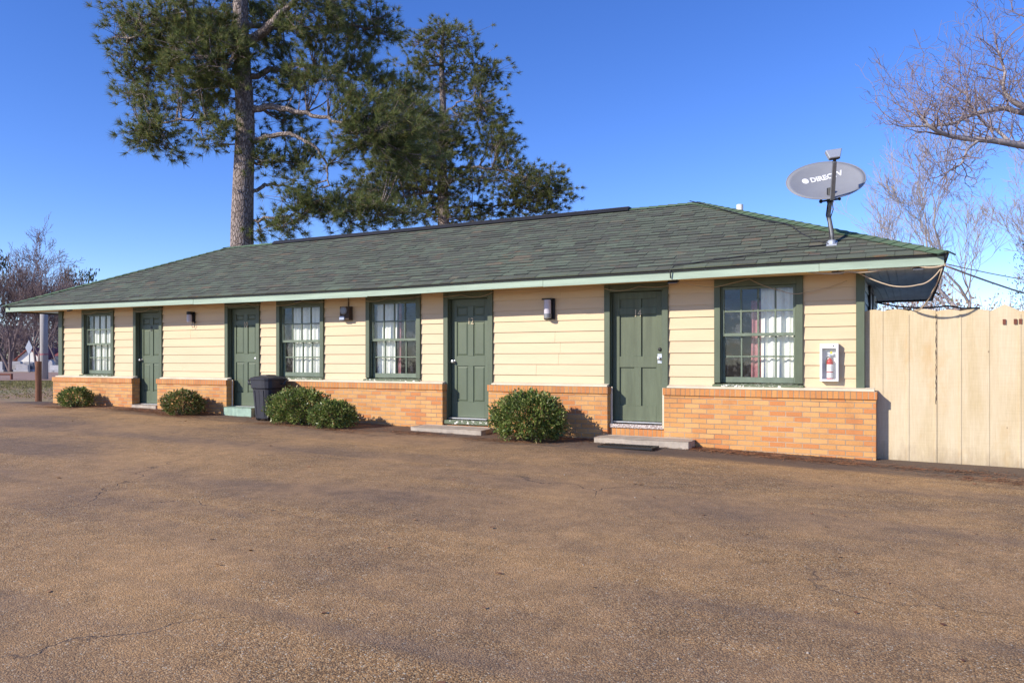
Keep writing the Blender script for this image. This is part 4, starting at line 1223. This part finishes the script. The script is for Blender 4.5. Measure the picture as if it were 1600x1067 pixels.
# ------------------------------------------------------------------ pines
def needle_tufts(C, D, n_each, L, W):
    """C tuft centres, D shoot directions -> triangles"""
    n = len(C)
    C = np.repeat(C, n_each, 0); D = np.repeat(D, n_each, 0)
    d = D*1.0 + rng.normal(0, .62, C.shape)
    d /= np.linalg.norm(d, axis=1)[:, None]
    C = C + D*rng.uniform(-.10, .05, (len(C), 1))*L*3
    l = L*rng.uniform(.7, 1.25, (len(C), 1))
    s = np.cross(d, rng.normal(0, 1, C.shape)); s /= np.linalg.norm(s, axis=1)[:, None]
    tip = C + d*l; tip[:, 2] -= .12*l[:, 0]
    return np.stack([C - s*W/2, C + s*W/2, tip], 1).reshape(-1, 3)

def curve(P, k=6):
    P = [Vector(p) for p in P]; out = []
    Q = [P[0]*2 - P[1]] + P + [P[-1]*2 - P[-2]]
    for i in range(1, len(Q)-2):
        for j in range(k):
            t = j/k
            out.append(.5*((2*Q[i]) + (Q[i+1]-Q[i-1])*t + (2*Q[i-1]-5*Q[i]+4*Q[i+1]-Q[i+2])*t*t + (3*Q[i]-Q[i-1]-3*Q[i+1]+Q[i+2])*t**3))
    out.append(P[-1]); return out

def pine(name, lab, trunk, r_tr, limbs, blobs, depth, L, W, per, needle, seed, dens=1.4):
    """trunk: photo points; limbs: list of (points with depth offset, radius); blobs: (px,py,rx,ry,depth offset,n)"""
    r_ = np.random.default_rng(seed)
    tp = curve([at(x, y, depth) for x, y in trunk], 6)
    tp[0].z = g(tp[0].x, tp[0].y) - .1
    t = thing(name, tp[0], lab, 'tree', 'pines behind the motel')
    mb = MB(); mb.tube(tp, [r_tr[0] + (r_tr[1]-r_tr[0])*i/(len(tp)-1) for i in range(len(tp))], 14)
    mb.build('trunk', M['bark'], t, smooth=True)
    br = MB(); nodes = []
    for pts, rad in limbs:
        cp = curve([at(x, y, depth + dd) for x, y, dd in pts], 6)
        for i in range(1, len(cp)-1): cp[i] += Vector(r_.normal(0, .04, 3))
        br.tube(cp, [rad*(1 - .75*i/(len(cp)-1)) for i in range(len(cp))], 7)
        nodes += cp[2:]
    nodes += [p for p in tp if p.z > tp[-1].z*.45]
    NA_ = np.array([tuple(p) for p in nodes])
    Cs, Ds = [], []
    for (px, py, rx_, ry_, dd, n) in blobs:
        n = int(n*dens)
        c = np.array(at(px, py, depth + dd)); sx = rx_/1190*depth; sz = ry_/1190*depth
        nsub = max(2, n//9)
        for _ in range(nsub):
            while True:
                q = r_.uniform(-1, 1, 3)
                if q @ q < 1: break
            pc = c + q[0]*sx*np.array([RX, RY, 0]) + q[1]*(sx*.8)*np.array([FX, FY, 0]) + np.array([0, 0, q[2]*sz])
            j = np.argmin(((NA_ - pc)**2).sum(1) + 1.5*np.maximum(0, NA_[:, 2]-pc[2])**2)
            a = Vector(NA_[j]); b = Vector(pc)
            m_ = a.lerp(b, .55) + Vector((0, 0, -.12*(b-a).length + .05))
            if (b-a).length > 7: continue
            br.tube(curve([a, m_, b], 3), [.03, .026, .022, .018, .015, .012, .008], 4, False)
            out = (b-a); out.z *= .4; out = out.normalized() if out.length > .01 else Vector((0, 0, 1))
            out = (out + Vector((0, 0, .35))).normalized()
            m = max(3, int(n/nsub * r_.uniform(.6, 1.4)))
            off = r_.normal(0, 1, (m, 3)) * np.array([.30, .30, .17])*depth/24*(1.0 if L > .2 else .8)
            dirs = np.array(out)[None] + off*1.2 + np.array([0, 0, .25])
            dirs /= np.linalg.norm(dirs, axis=1)[:, None]
            cc = pc[None] + off
            Cs.append(cc); Ds.append(dirs)
            for q in range(m):
                if r_.random() < .8: br.tube([b, Vector(cc[q])], [.010, .006], 3, False)
    br.build('limbs', M['bark'], t, smooth=True)
    V = needle_tufts(np.concatenate(Cs), np.concatenate(Ds), per, L, W)
    npmesh('crown', V, 3, needle, t)
    return t

pine('pine_tree', 'tall near pine with thick grey trunk rising behind the left of the roof',
     [(378, 600), (378, 385), (380, 290), (383, 190), (378, 90), (376, 0), (384, -110), (392, -260)], (.40, .16),
     [([(392, 172, 0), (440, 168, -.6), (500, 183, -1.0), (575, 205, -1.4)], .12),
      ([(394, 222, 0), (430, 210, -.5), (470, 216, -.8), (505, 245, -.9), (515, 290, -.9)], .09),
      ([(394, 300, 0), (420, 288, .4), (450, 292, .6), (520, 315, .9)], .07),
      ([(392, 258, 0), (430, 252, .5), (480, 258, .9)], .06),
      ([(392, 70, 0), (420, 40, -.6), (455, 8, -1.0), (500, -30, -1.3)], .17),
      ([(384, 205, -.1), (374, 165, -.5), (360, 120, -.9), (330, 90, -1.2)], .11),
      ([(372, 140, 0), (320, 112, .5), (250, 100, .6), (200, 112, .4)], .10),
      ([(370, 195, 0), (320, 188, -.4), (270, 190, -.5), (225, 205, -.3)], .07),
      ([(372, 60, 0), (310, 30, -.4), (240, 38, -.7), (200, 60, -.8)], .11),
      ([(390, 120, 0), (450, 105, .6), (530, 110, .9), (600, 150, 1.0)], .10),
      ([(386, 40, 0), (450, 45, .8), (540, 40, 1.1), (600, 48, 1.2)], .10),
      ([(388, -60, 0), (330, -90, .5), (250, -70, .8)], .09),
      ([(388, -70, 0), (460, -100, -.5), (540, -60, -.8)], .09),
      ([(394, 345, 0), (430, 340, -.4), (500, 330, -.6), (590, 335, -.3)], .05)],
     [(235, 40, 60, 45, -.6, 210), (225, 105, 45, 38, .2, 150), (300, 25, 60, 40, -.6, 190), (310, 95, 55, 45, -.8, 220),
      (262, 80, 55, 50, .8, 150), (240, 155, 42, 30, .2, 100), (310, 150, 42, 35, -.4, 140), (240, 205, 40, 32, -.3, 160), (330, 205, 35, 25, -.5, 80), (272, 232, 18, 10, -.4, 16),
      (205, 50, 22, 30, 0, 40), (335, 60, 42, 50, 1.0, 130), (335, 130, 34, 40, 1.0, 100),
      (400, 15, 60, 35, 1.0, 140), (440, 60, 50, 40, .8, 120), (480, 20, 60, 38, -.9, 170), (550, 25, 55, 35, .9, 170), (590, 50, 36, 24, 1.1, 90),
      (520, 75, 55, 35, .8, 150), (450, 115, 45, 28, .5, 100), (500, 130, 45, 25, -.8, 90), (570, 120, 42, 32, .8, 120), (555, 170, 50, 30, -1.2, 160), (610, 150, 40, 35, .6, 130),
      (600, 205, 52, 38, -1.3, 210), (640, 195, 42, 38, -1.0, 130), (560, 215, 40, 22, -1.2, 70), (630, 250, 42, 28, -1.2, 110),
      (430, 165, 42, 22, .8, 60), (440, 205, 38, 22, .7, 50), (480, 235, 36, 22, .4, 50), (420, 250, 22, 20, -.3, 36), (460, 265, 40, 18, .5, 46), (520, 260, 22, 16, -.9, 26), (402, 262, 12, 22, .4, 20), (375, 86, 30, 16, -1.0, 45), (352, 50, 30, 36, -.9, 60), (362, 120, 16, 22, -1.0, 24),
      (470, 310, 45, 28, -.4, 110), (440, 345, 40, 22, -.5, 70), (510, 335, 50, 30, -.5, 130), (570, 335, 45, 28, -.3, 100), (615, 325, 36, 26, -.2, 70), (560, 300, 30, 16, .2, 30), (410, 355, 20, 14, -.2, 16),
      (300, -60, 90, 50, 0, 220), (400, -80, 80, 60, 0, 220), (500, -60, 80, 50, 0, 220), (380, -190, 90, 70, 0, 220)],
     24.6, .25, .0145, 46, M['needle'], 31, 1.2)
pine('pine_tree', 'slimmer far pine tapering to a sparse top right of the big trunk',
     [(693, 560), (693, 345), (690, 250), (692, 170), (690, 90), (694, 40)], (.34, .05),
     [([(691, 262, 0), (740, 262, -.5), (800, 270, -.8), (855, 295, -1)], .09),
      ([(691, 325, 0), (740, 322, .6), (800, 320, .9), (830, 330, 1)], .07),
      ([(690, 190, 0), (665, 160, .4), (650, 140, .5)], .06),
      ([(691, 180, 0), (720, 160, -.4), (750, 160, -.6)], .06),
      ([(691, 240, 0), (650, 230, .4), (610, 235, .5)], .07),
      ([(691, 300, 0), (640, 305, -.5), (590, 320, -.7)], .08),
      ([(692, 345, 0), (660, 330, .6), (620, 310, .8)], .06),
      ([(691, 120, 0), (720, 100, .4), (745, 100, .5)], .045),
      ([(692, 90, 0), (670, 75, .3), (655, 70, .4)], .04)],
     [(694, 42, 18, 14, 0, 36), (675, 62, 26, 16, 0, 46), (725, 68, 22, 14, 0, 40), (655, 72, 14, 12, 0, 16), (680, 100, 50, 22, 0, 90), (640, 105, 22, 14, 0, 30), (745, 110, 28, 20, 0, 60), (766, 118, 14, 18, 0, 22), (725, 135, 40, 22, 0, 80),
      (660, 140, 36, 22, 0, 50), (640, 175, 36, 28, .4, 90), (770, 170, 30, 20, 0, 60), (740, 190, 50, 22, 0, 100), (780, 205, 30, 22, 0, 60), (690, 200, 34, 24, .6, 60), (650, 215, 45, 28, .4, 130), (600, 225, 36, 26, .4, 90), (710, 225, 42, 20, .6, 70), (770, 230, 40, 18, -.4, 80),
      (640, 260, 46, 28, .2, 130), (585, 262, 30, 20, .5, 50), (800, 262, 36, 22, -.6, 90), (845, 285, 36, 22, -.8, 100), (860, 305, 20, 16, -.8, 40), (810, 300, 46, 24, -.8, 130), (745, 285, 40, 16, -.3, 60), (700, 278, 36, 18, .5, 50),
      (690, 312, 44, 16, .7, 50), (692, 215, 30, 22, -.8, 60), (668, 262, 40, 24, -.8, 90), (705, 292, 40, 18, -.8, 60), (640, 235, 40, 30, -.8, 90), (600, 290, 36, 24, -.8, 70), (690, 330, 50, 14, -.8, 60), (640, 300, 40, 24, -.2, 90), (600, 300, 36, 20, -.5, 60), (580, 325, 40, 22, -.5, 80), (740, 325, 36, 16, .6, 50), (830, 325, 42, 14, .8, 70), (640, 335, 36, 18, .6, 50), (780, 335, 36, 14, .8, 40), (730, 345, 30, 10, .6, 22), (870, 325, 16, 8, .6, 12)],
     37, .26, .02, 40, M['needle_far'], 32, 1.75)

# ------------------------------------------------------------------ bare trees
def grow(mb, p, d, L, r, lev, maxlev, rr, rmin, nch=(3, 5), spread=.75, up=.18, jit=.16, n0=7):
    seg = 4 if lev < maxlev else 3
    pts = [p.copy()]; rad = [r]
    q = p.copy(); dd = d.copy()
    for i in range(seg):
        dd = (dd + Vector((rr.gauss(0, jit), rr.gauss(0, jit), rr.gauss(0, jit) + up*.35))).normalized()
        q = q + dd*(L/seg); pts.append(q.copy()); rad.append(max(rmin, r*(1-.62*(i+1)/seg)))
    mb.tube(pts, rad, n0 if lev == 0 else (5 if lev == 1 else 3), False)
    if lev >= maxlev: return
    k = rr.randint(*nch)
    for c in range(k):
        t = rr.uniform(.3 if lev else .42, 1.0) if c else 1.0
        f = t*seg; i = min(seg-1, int(f)); pos = pts[i].lerp(pts[i+1], f-i)
        base = (pts[i+1]-pts[i]).normalized()
        side = base.cross(Vector((rr.gauss(0, 1), rr.gauss(0, 1), rr.gauss(0, 1)))).normalized()
        a = rr.uniform(.45, 1.0)*spread if c else rr.uniform(.1, .4)*spread
        nd_ = (base*math.cos(a) + side*math.sin(a) + Vector((0, 0, up))).normalized()
        grow(mb, pos, nd_, L*rr.uniform(.5, .78), max(rmin, rad[i]*rr.uniform(.5, .7)), lev+1, maxlev, rr, rmin, nch, spread, up, jit)

def bare(name, lab, x, y, h, r, seed, maxlev=5, rmin=.008, trunk_m='bark_grey', grp='bare winter trees', stems=1, lean=(0, 0), **kw):
    rr = random.Random(seed); z = g(x, y) - .08
    t = thing(name, (x, y, z), lab, 'tree', grp)
    mb = MB()
    for s_ in range(stems):
        an = s_*2*math.pi/stems + rr.uniform(0, 1)
        d = Vector((lean[0], lean[1], 1)) if stems == 1 else Vector((.32*math.cos(an), .32*math.sin(an), 1))
        grow(mb, Vector((x, y, z)), d.normalized(), h*.42, r, 0, maxlev, rr, rmin, **kw)
    mb.build('branches', M[trunk_m], t, smooth=True)
    return t
# behind the fence on the right
p = at(1522, 560, 26); bare('bare_tree', 'tall upright bare grey tree standing behind the fence', p.x, p.y, 9.6, .14, 5, 5, .0058, nch=(4, 5), spread=.80, up=.20)
p = at(1640, 560, 30); bare('bare_tree', 'bare tree behind the fence at the right edge of the view', p.x, p.y, 9, .14, 9, 5, .006, nch=(4, 5), spread=.85, up=.16)
p = at(1450, 560, 44); bare('bare_tree', 'small faint bare tree far behind the roof end', p.x, p.y, 8, .1, 14, 4, .009, nch=(3, 4), spread=.8, up=.18)
# large tree whose limbs reach in from the right
big = thing('bare_tree', (4.6, 17.1, 0), 'large near bare tree reaching pale limbs in from the upper right', 'tree', 'bare winter trees')
mb = MB(); tw = MB(); rr = random.Random(77)
base = at(1900, 561, 13); base.z = g(base.x, base.y) - .1
tk = curve([base, at(1890, 420, 13), at(1870, 300, 13), at(1850, 150, 13), at(1860, -60, 13), at(1830, -250, 13)], 5)
mb.tube(tk, [.27 - .007*i for i in range(len(tk))], 10)
LB = [([(1862, 300, 0), (1740, 256, -.3), (1660, 236, -.5), (1600, 228, -.5), (1552, 220, -.6), (1510, 217, -.6), (1476, 210, -.7), (1452, 197, -.8), (1441, 182, -.8)], .085),
      ([(1860, 240, 0), (1720, 195, .3), (1600, 177, .4), (1566, 170, .4), (1515, 181, .4), (1490, 193, .3), (1450, 197, .3), (1412, 198, .3)], .065),
      ([(1855, 180, 0), (1720, 178, -.1), (1620, 172, .1), (1584, 160, .1), (1568, 138, .1), (1570, 112, .1), (1560, 80, .2)], .065),
      ([(1580, 225, -.5), (1560, 205, -.4), (1540, 196, -.3), (1520, 170, -.2), (1505, 140, -.2)], .03),
      ([(1530, 219, -.6), (1512, 234, -.7), (1502, 256, -.8), (1484, 266, -.8), (1477, 274, -.8)], .026),
      ([(1850, 100, 0), (1720, 60, .3), (1640, 40, .4), (1600, 26, .5)], .05)]
for pts, r_ in LB:
    cp = curve([at(x, y, 13 + d) for x, y, d in pts], 4)
    mb.tube(cp, [r_*(1-.8*i/(len(cp)-1)) for i in range(len(cp))], 7, False)
    for i in range(4, len(cp)-1):
        for _ in range(2):
            if rr.random() < .6:
                d = (cp[i]-cp[i-1]).normalized()
                dr = pts[-1][1] > 240
                s_ = Vector((rr.gauss(0, .7), rr.gauss(0, .7), rr.gauss(0, .35) + (.0 if dr else .75)))
                grow(tw, cp[i], (d*.55 + s_).normalized(), rr.uniform(.35, .95)*(.5 if dr else 1), .012, 0, 3, rr, .0030, nch=(2, 3), spread=1.0, up=.10, jit=.30, n0=4)
    d = (cp[-1]-cp[-2]).normalized()
    grow(tw, cp[-1], d, .45, .010, 0, 3, rr, .0024, nch=(2, 4), spread=.75, up=.15, n0=4)
mb.build('limbs', M['bark_grey'], big, smooth=True)
tw.build('twigs', M['twig_pale'], big, smooth=True)

# left: near bare trees across the road and the wood beyond
p = at(16, 580, 47); bare('bare_tree', 'spreading bare tree at the left edge standing among gravestones', p.x, p.y, 6.5, .10, 21, 5, .008, 'twig', stems=4, nch=(3, 5), spread=.75, up=.18)
p = at(60, 580, 46); bare('bare_tree', 'bare tree behind the grey pole left of the motel', p.x, p.y, 6.0, .09, 23, 5, .008, 'twig', stems=4, nch=(3, 5), spread=.75, up=.18)
p = at(22, 580, 85); bare('bare_tree', 'tallest round crowned bare tree rising above the far left wood', p.x, p.y, 17, .28, 25, 6, .016, 'twig', nch=(3, 4), spread=.9, up=.10)
p = at(95, 580, 60); bare('bare_tree', 'bare tree partly behind the left end of the motel eave', p.x, p.y, 7, .10, 27, 5, .010, 'twig', stems=2, nch=(3, 5), spread=.8, up=.15)
wd = MB(); rr = random.Random(99)
for i in range(150):
    px = rr.uniform(-260, 330); dd = rr.uniform(80, 125)
    p = at(px, 580, dd)
    h_ = rr.uniform(4.4, 8)*dd/100*(1 if px < 70 else .62)
    grow(wd, Vector((p.x, p.y, .5)), Vector((rr.gauss(0, .1), rr.gauss(0, .1), 1)).normalized(), h_*.42, .13, 0, 4, rr, .022, nch=(3, 4), spread=1.0, up=.10, n0=4)
tag(wd.build('woodland', M['twig']), 'dense purple brown winter wood far behind the left end of the motel', 'woodland', None, 'stuff')
ub = rng.uniform(0, 1, (60000, 3))
lx_ = (-.92 + ub[:, 0]*.55); dd = 84 + ub[:, 1]*45
hh = (.2 + np.where(lx_ < -.615, 7.4, 4.6)*ub[:, 2]**1.15*(.75 + .25*np.sin(lx_*40)))*dd/100
X_, Y_ = dd*FX + dd*lx_*RX, dd*FY + dd*lx_*RY
P_ = np.stack([X_, Y_, .5 + hh], 1); d_ = rng.normal(0, 1, P_.shape); d_[:, 2] = np.abs(d_[:, 2])*.4 + .1
d_ /= np.linalg.norm(d_, axis=1)[:, None]; s_ = np.cross(d_, rng.normal(0, 1, P_.shape)); s_ /= np.linalg.norm(s_, axis=1)[:, None]
ln = rng.uniform(.3, .9, (len(P_), 1))
tag(npmesh('brush', np.stack([P_ - s_*.028, P_ + s_*.028, P_ + d_*ln], 1).reshape(-1, 3), 3, M['twig_dark']), 'tangled brown undergrowth filling the far wood', 'brush', None, 'stuff')

def evergreen(name, lab, px, d, h, w_, seed, n=1500, leaf=.35, mat='evergreen', base=.1, grp='evergreens around the motel'):
    p = at(px, 580, d); z = g(p.x, p.y)
    t = thing(name, (p.x, p.y, z), lab, 'tree', grp)
    mb = MB(); mb.tube([(p.x, p.y, z-.1), (p.x+.1, p.y, z+h*.5), (p.x, p.y, z+h*.95)], [h*.018+.05, h*.012+.03, .03], 7); mb.build('trunk', M['bark'], t)
    r_ = np.random.default_rng(seed)
    k = 34
    cz_ = z + h*(base + (1-base)*r_.uniform(.05, 1, k)); f = (cz_ - z)/h
    rad = w_*(1.05 - f)**.6*r_.uniform(.4, 1, k); an = r_.uniform(0, 6.28, k)
    C_ = np.stack([p.x + rad*np.cos(an), p.y + rad*np.sin(an), cz_], 1)
    i = r_.integers(0, k, n)
    P = C_[i] + r_.normal(0, 1, (n, 3))*np.array([w_*.26, w_*.26, h*.045])
    O = P - np.array([p.x, p.y, z+h*.4]); O /= np.linalg.norm(O, axis=1)[:, None]
    npmesh('crown', leaves_in(lambda q: (P, O), n, leaf, .3), 4, M[mat], t)
evergreen('pine_tree', 'dark evergreen at the far left edge above the wood', -6, 95, 13, 3.2, 1, 1600, .6)
evergreen('pine_tree', 'left one of two hazy pines peeping over the left roof slope', 105, 130, 15.5, 2.6, 2, 1500, .7)
evergreen('pine_tree', 'right one of two hazy pines peeping over the left roof slope', 138, 135, 15.6, 2.4, 3, 1500, .7)
evergreen('cedar_tree', 'dark green evergreen behind the fence at the right edge', 1650, 27, 5.0, 1.5, 4, 9000, .10)
# reddish shrub behind the fence
def back_shrub(px, d, h, w_, seed, lab, n=700):
    p = at(px, 560, d); z = g(p.x, p.y)
    t = thing('shrub', (p.x, p.y, z), lab, 'shrub', 'red leaved shrubs behind the fence')
    r_ = np.random.default_rng(seed)
    P = np.stack([p.x + r_.normal(0, w_*.45, n), p.y + r_.normal(0, w_*.3, n), z + h*(.55 + .45*r_.uniform(-.6, 1, n)*np.abs(r_.normal(.7, .25, n)).clip(0, 1.1))], 1)
    O = r_.normal(0, 1, (n, 3)); O[:, 2] += .3
    npmesh('foliage', leaves_in(lambda q: (P, O), n, .09, .6), 4, M['red_leaf'], t)
    mb = MB(); rr = random.Random(seed)
    for k in range(5): grow(mb, Vector((p.x, p.y, z-.05)), Vector((rr.gauss(0, .4), rr.gauss(0, .4), 1)).normalized(), h*.55, .03, 0, 3, rr, .006, nch=(3, 4), spread=.7, up=.2, n0=5)
    mb.build('branches', M['bark_grey'], t)
back_shrub(1400, 17.5, 2.72, .9, 1, 'red leaved shrub just over the fence below the roof end')
back_shrub(1455, 18.5, 2.85, 1.0, 2, 'red leaved shrub over the fence right of the roof end')
back_shrub(1505, 20, 2.75, .9, 3, 'red leaved shrub over the fence before the tall bare tree')

# ------------------------------------------------------------------ left background things
p = at(60, 625, 17.9); zb = g(p.x, p.y)
mb = MB(); rr = random.Random(4)
mb.tube([(p.x, p.y, zb-.1), (p.x+.01, p.y, zb+.3), (p.x-.005, p.y, zb+.62), (p.x+.012, p.y, zb+.93)], [.073, .066, .069, .064], 12)
tag(mb.build('wooden_post', M['post_wood'], None, .006), 'short weathered brown wooden post beside the left corner of the motel', 'post')
p = at(69, 597, 31); zb = g(p.x, p.y)
pl = thing('utility_pole', (p.x, p.y, zb), 'grey round utility pole standing beyond the left motel corner', 'pole')
mb = MB(); mb.tube([(p.x, p.y, zb-.2), (p.x-.01, p.y, zb+1.6), (p.x-.02, p.y, zb+3.05)], [.15, .145, .14], 14); mb.build('pole', M['pole_wood'], pl, smooth=True)
mb = MB(); mb.tube([(p.x-.002, p.y, zb+.98), (p.x-.009, p.y, zb+1.05)], .15, 14); mb.build('band', M['pink_curtain'], pl)
p = at(46, 580, 43); zb = g(p.x, p.y)
sg = thing('road_sign', (p.x, p.y, zb), 'grey back of a pointed road sign across the road', 'sign')
mb = MB(); mb.tube([(p.x, p.y, zb-.1), (p.x, p.y, zb+1.75)], .03, 8); mb.build('post', M['grey_metal'], sg)
q = Vector((p.x, p.y, zb+1.42)); u_ = Vector((RX, RY, 0)); f_ = Vector((FX, FY, 0))
mb = MB()
pl4 = [q + Vector((0, 0, -.42)), q + u_*.20, q + Vector((0, 0, .42)), q - u_*.20]
n = 0
mb.v = [tuple(v - f_*.04) for v in pl4] + [tuple(v - f_*.055) for v in pl4]
mb.f = [(0, 1, 2, 3), (7, 6, 5, 4)] + [(i, (i+1) % 4, 4+(i+1) % 4, 4+i)[::-1] for i in range(4)]
mb.build('panel', M['sign_back'], sg)
# rail
rl = thing('pipe_rail', tuple(at(0, 598, 31)), 'low rusty pipe rail beside the road at the left edge', 'rail')
a = at(18, 590, 30.5); b = at(-140, 590, 30.5); za = g(a.x, a.y)
mb = MB(); mb.tube([(a.x, a.y, za+.22), (b.x, b.y, za+.22)], .035, 8); mb.build('rail', M['rust'], rl)
for k in range(3):
    q = a.lerp(b, k/2.2); mb = MB(); mb.tube([(q.x, q.y, g(q.x, q.y)-.1), (q.x, q.y, za+.25)], .05, 8); mb.build('post', M['rust'], rl)
# gravestones
def stone(px, d, w_, h, th, style, m, lab, lean=0):
    p = at(px, 580, d); z = g(p.x, p.y)
    t = thing('gravestone', (p.x, p.y, z), lab, 'gravestone', 'gravestones across the road')
    u_ = Vector((RX, RY, 0)); f_ = Vector((FX, FY, 0)); o_ = Vector((p.x, p.y, z))
    mb = MB()
    if style == 'round': prof = [(-1, 0)] + [(-math.cos(math.pi*k/10), .72 + .28*math.sin(math.pi*k/10)) for k in range(11)] + [(1, 0)]
    elif style == 'serp': prof = [(-1, 0), (-1, .82), (-.6, .86), (-.2, 1), (.2, 1), (.6, .86), (1, .82), (1, 0)]
    else: prof = [(-1, 0), (-1, .9), (-.9, 1), (.9, 1), (1, .9), (1, 0)]
    k = len(prof); zo = .12
    for s in (-.5, .5):
        for a_, b_ in prof: mb.v.append(tuple(o_ + u_*a_*w_/2 + f_*(s*th + lean*b_) + Vector((0, 0, zo + b_*h))))
    mb.f = [tuple(range(k)), tuple(range(k, 2*k))[::-1]] + [(i, (i+1) % k, k+(i+1) % k, k+i)[::-1] for i in range(k)]
    mb.build('tablet', M[m], t, .01)
    mb = MB(); a = u_*w_*.62; b = f_*th*.9
    mb.hexa([o_-a-b+Vector((0, 0, -.1)), o_+a-b+Vector((0, 0, -.1)), o_+a+b+Vector((0, 0, -.1)), o_-a+b+Vector((0, 0, -.1)), o_-a-b+Vector((0, 0, zo-.002)), o_+a-b+Vector((0, 0, zo-.002)), o_+a+b+Vector((0, 0, zo-.002)), o_-a+b+Vector((0, 0, zo-.002))])
    mb.build('base', M['granite'], t, .01)
stone(-8, 47, 1.1, .5, .25, 'flat', 'granite', 'wide pale gravestone at the left edge of the view')
stone(3, 48, .7, .42, .2, 'serp', 'granite', 'small pale gravestone left of the dark one')
stone(9.5, 47.5, .35, .36, .2, 'flat', 'granite_dark', 'narrow dark gravestone near the left edge')
stone(24, 48, .8, .5, .25, 'flat', 'granite', 'pale gravestone below the spreading bare tree trunks')
stone(36, 47, .75, .34, .25, 'serp', 'granite', 'low pale gravestone left of the road sign')
stone(44.5, 48.5, .85, .48, .28, 'round', 'granite', 'rounded pale gravestone at the foot of the road sign')
stone(50, 47.2, .28, .40, .2, 'flat', 'granite_dark', 'narrow dark gravestone right of the road sign')
stone(77, 46, .5, .62, .2, 'round', 'granite', 'tallest round topped gravestone right of the grey pole')
stone(82.5, 45.5, .30, .30, .18, 'flat', 'granite', 'small slanted pale gravestone right of the tall round one', .12)
stone(90, 45.5, .36, .30, .18, 'flat', 'granite', 'small slanted pale gravestone next to the motel corner', .12)
stone(92, 49, .35, .85, .2, 'flat', 'granite_dark', 'tall dark gravestone behind the slanted pale ones')
# far white house with red roof
hs0 = at(53, 575, 76); zb = .55
hsn = thing('house', (hs0.x, hs0.y, zb), 'far white gabled house with red roof beyond the gravestones', 'house')
u_ = Vector((RX, RY, 0)); f_ = Vector((FX, FY, 0)); o_ = Vector((hs0.x, hs0.y, zb))
def HP(a, b, z): return tuple(o_ + (u_*a + f_*b + Vector((0, 0, z)))*.71)
mb = MB()
mb.v = [HP(-2.3, 0, 0), HP(1.0, 0, 0), HP(1.0, 0, 1.3), HP(-.6, 0, 2.75), HP(-2.3, 0, 1.3), HP(-2.3, 8, 0), HP(1.0, 8, 0), HP(1.0, 8, 1.3), HP(-.6, 8, 2.75), HP(-2.3, 8, 1.3)]
mb.f = [(0, 1, 2, 3, 4), (9, 8, 7, 6, 5), (0, 4, 9, 5), (1, 6, 7, 2)]
mb.hexa([HP(1.01, 2, 0), HP(13, 2, 0), HP(13, 9, 0), HP(1.01, 9, 0), HP(1.01, 2, 1.35), HP(13, 2, 1.35), HP(13, 9, 1.35), HP(1.01, 9, 1.35)])
mb.build('wall', M['house_white'], hsn)
mb = MB()
mb.hexa([HP(-2.7, -.3, 1.03), HP(-.6, -.3, 2.77), HP(-.6, 8.2, 2.77), HP(-2.7, 8.2, 1.03), HP(-2.7, -.3, 1.13), HP(-.6, -.3, 2.90), HP(-.6, 8.2, 2.90), HP(-2.7, 8.2, 1.13)])
mb.hexa([HP(-.59, -.3, 2.77), HP(1.3, -.3, 1.08), HP(1.3, 8.2, 1.08), HP(-.59, 8.2, 2.77), HP(-.59, -.3, 2.90), HP(1.3, -.3, 1.2), HP(1.3, 8.2, 1.2), HP(-.59, 8.2, 2.90)])
mb.build('roof', M['red_roof'], hsn)
mb = MB()
mb.hexa([HP(1.2, 1.6, 1.36), HP(13.4, 1.6, 1.36), HP(13.4, 5.5, 2.7), HP(1.2, 5.5, 2.7), HP(1.2, 1.6, 1.46), HP(13.4, 1.6, 1.46), HP(13.4, 5.5, 2.85), HP(1.2, 5.5, 2.85)])
mb.hexa([HP(1.2, 5.51, 2.7), HP(13.4, 5.51, 2.7), HP(13.4, 9.4, 1.36), HP(1.2, 9.4, 1.36), HP(1.2, 5.51, 2.85), HP(13.4, 5.51, 2.85), HP(13.4, 9.4, 1.46), HP(1.2, 9.4, 1.46)])
mb.build('red_roof', M['red_roof'], hsn)
mb = MB(); mb.hexa([HP(3.0, 1.93, .3), HP(3.7, 1.93, .3), HP(3.7, 1.99, .3), HP(3.0, 1.99, .3), HP(3.0, 1.93, 1.0), HP(3.7, 1.93, 1.0), HP(3.7, 1.99, 1.0), HP(3.0, 1.99, 1.0)])
mb.build('window', M['granite_dark'], hsn)
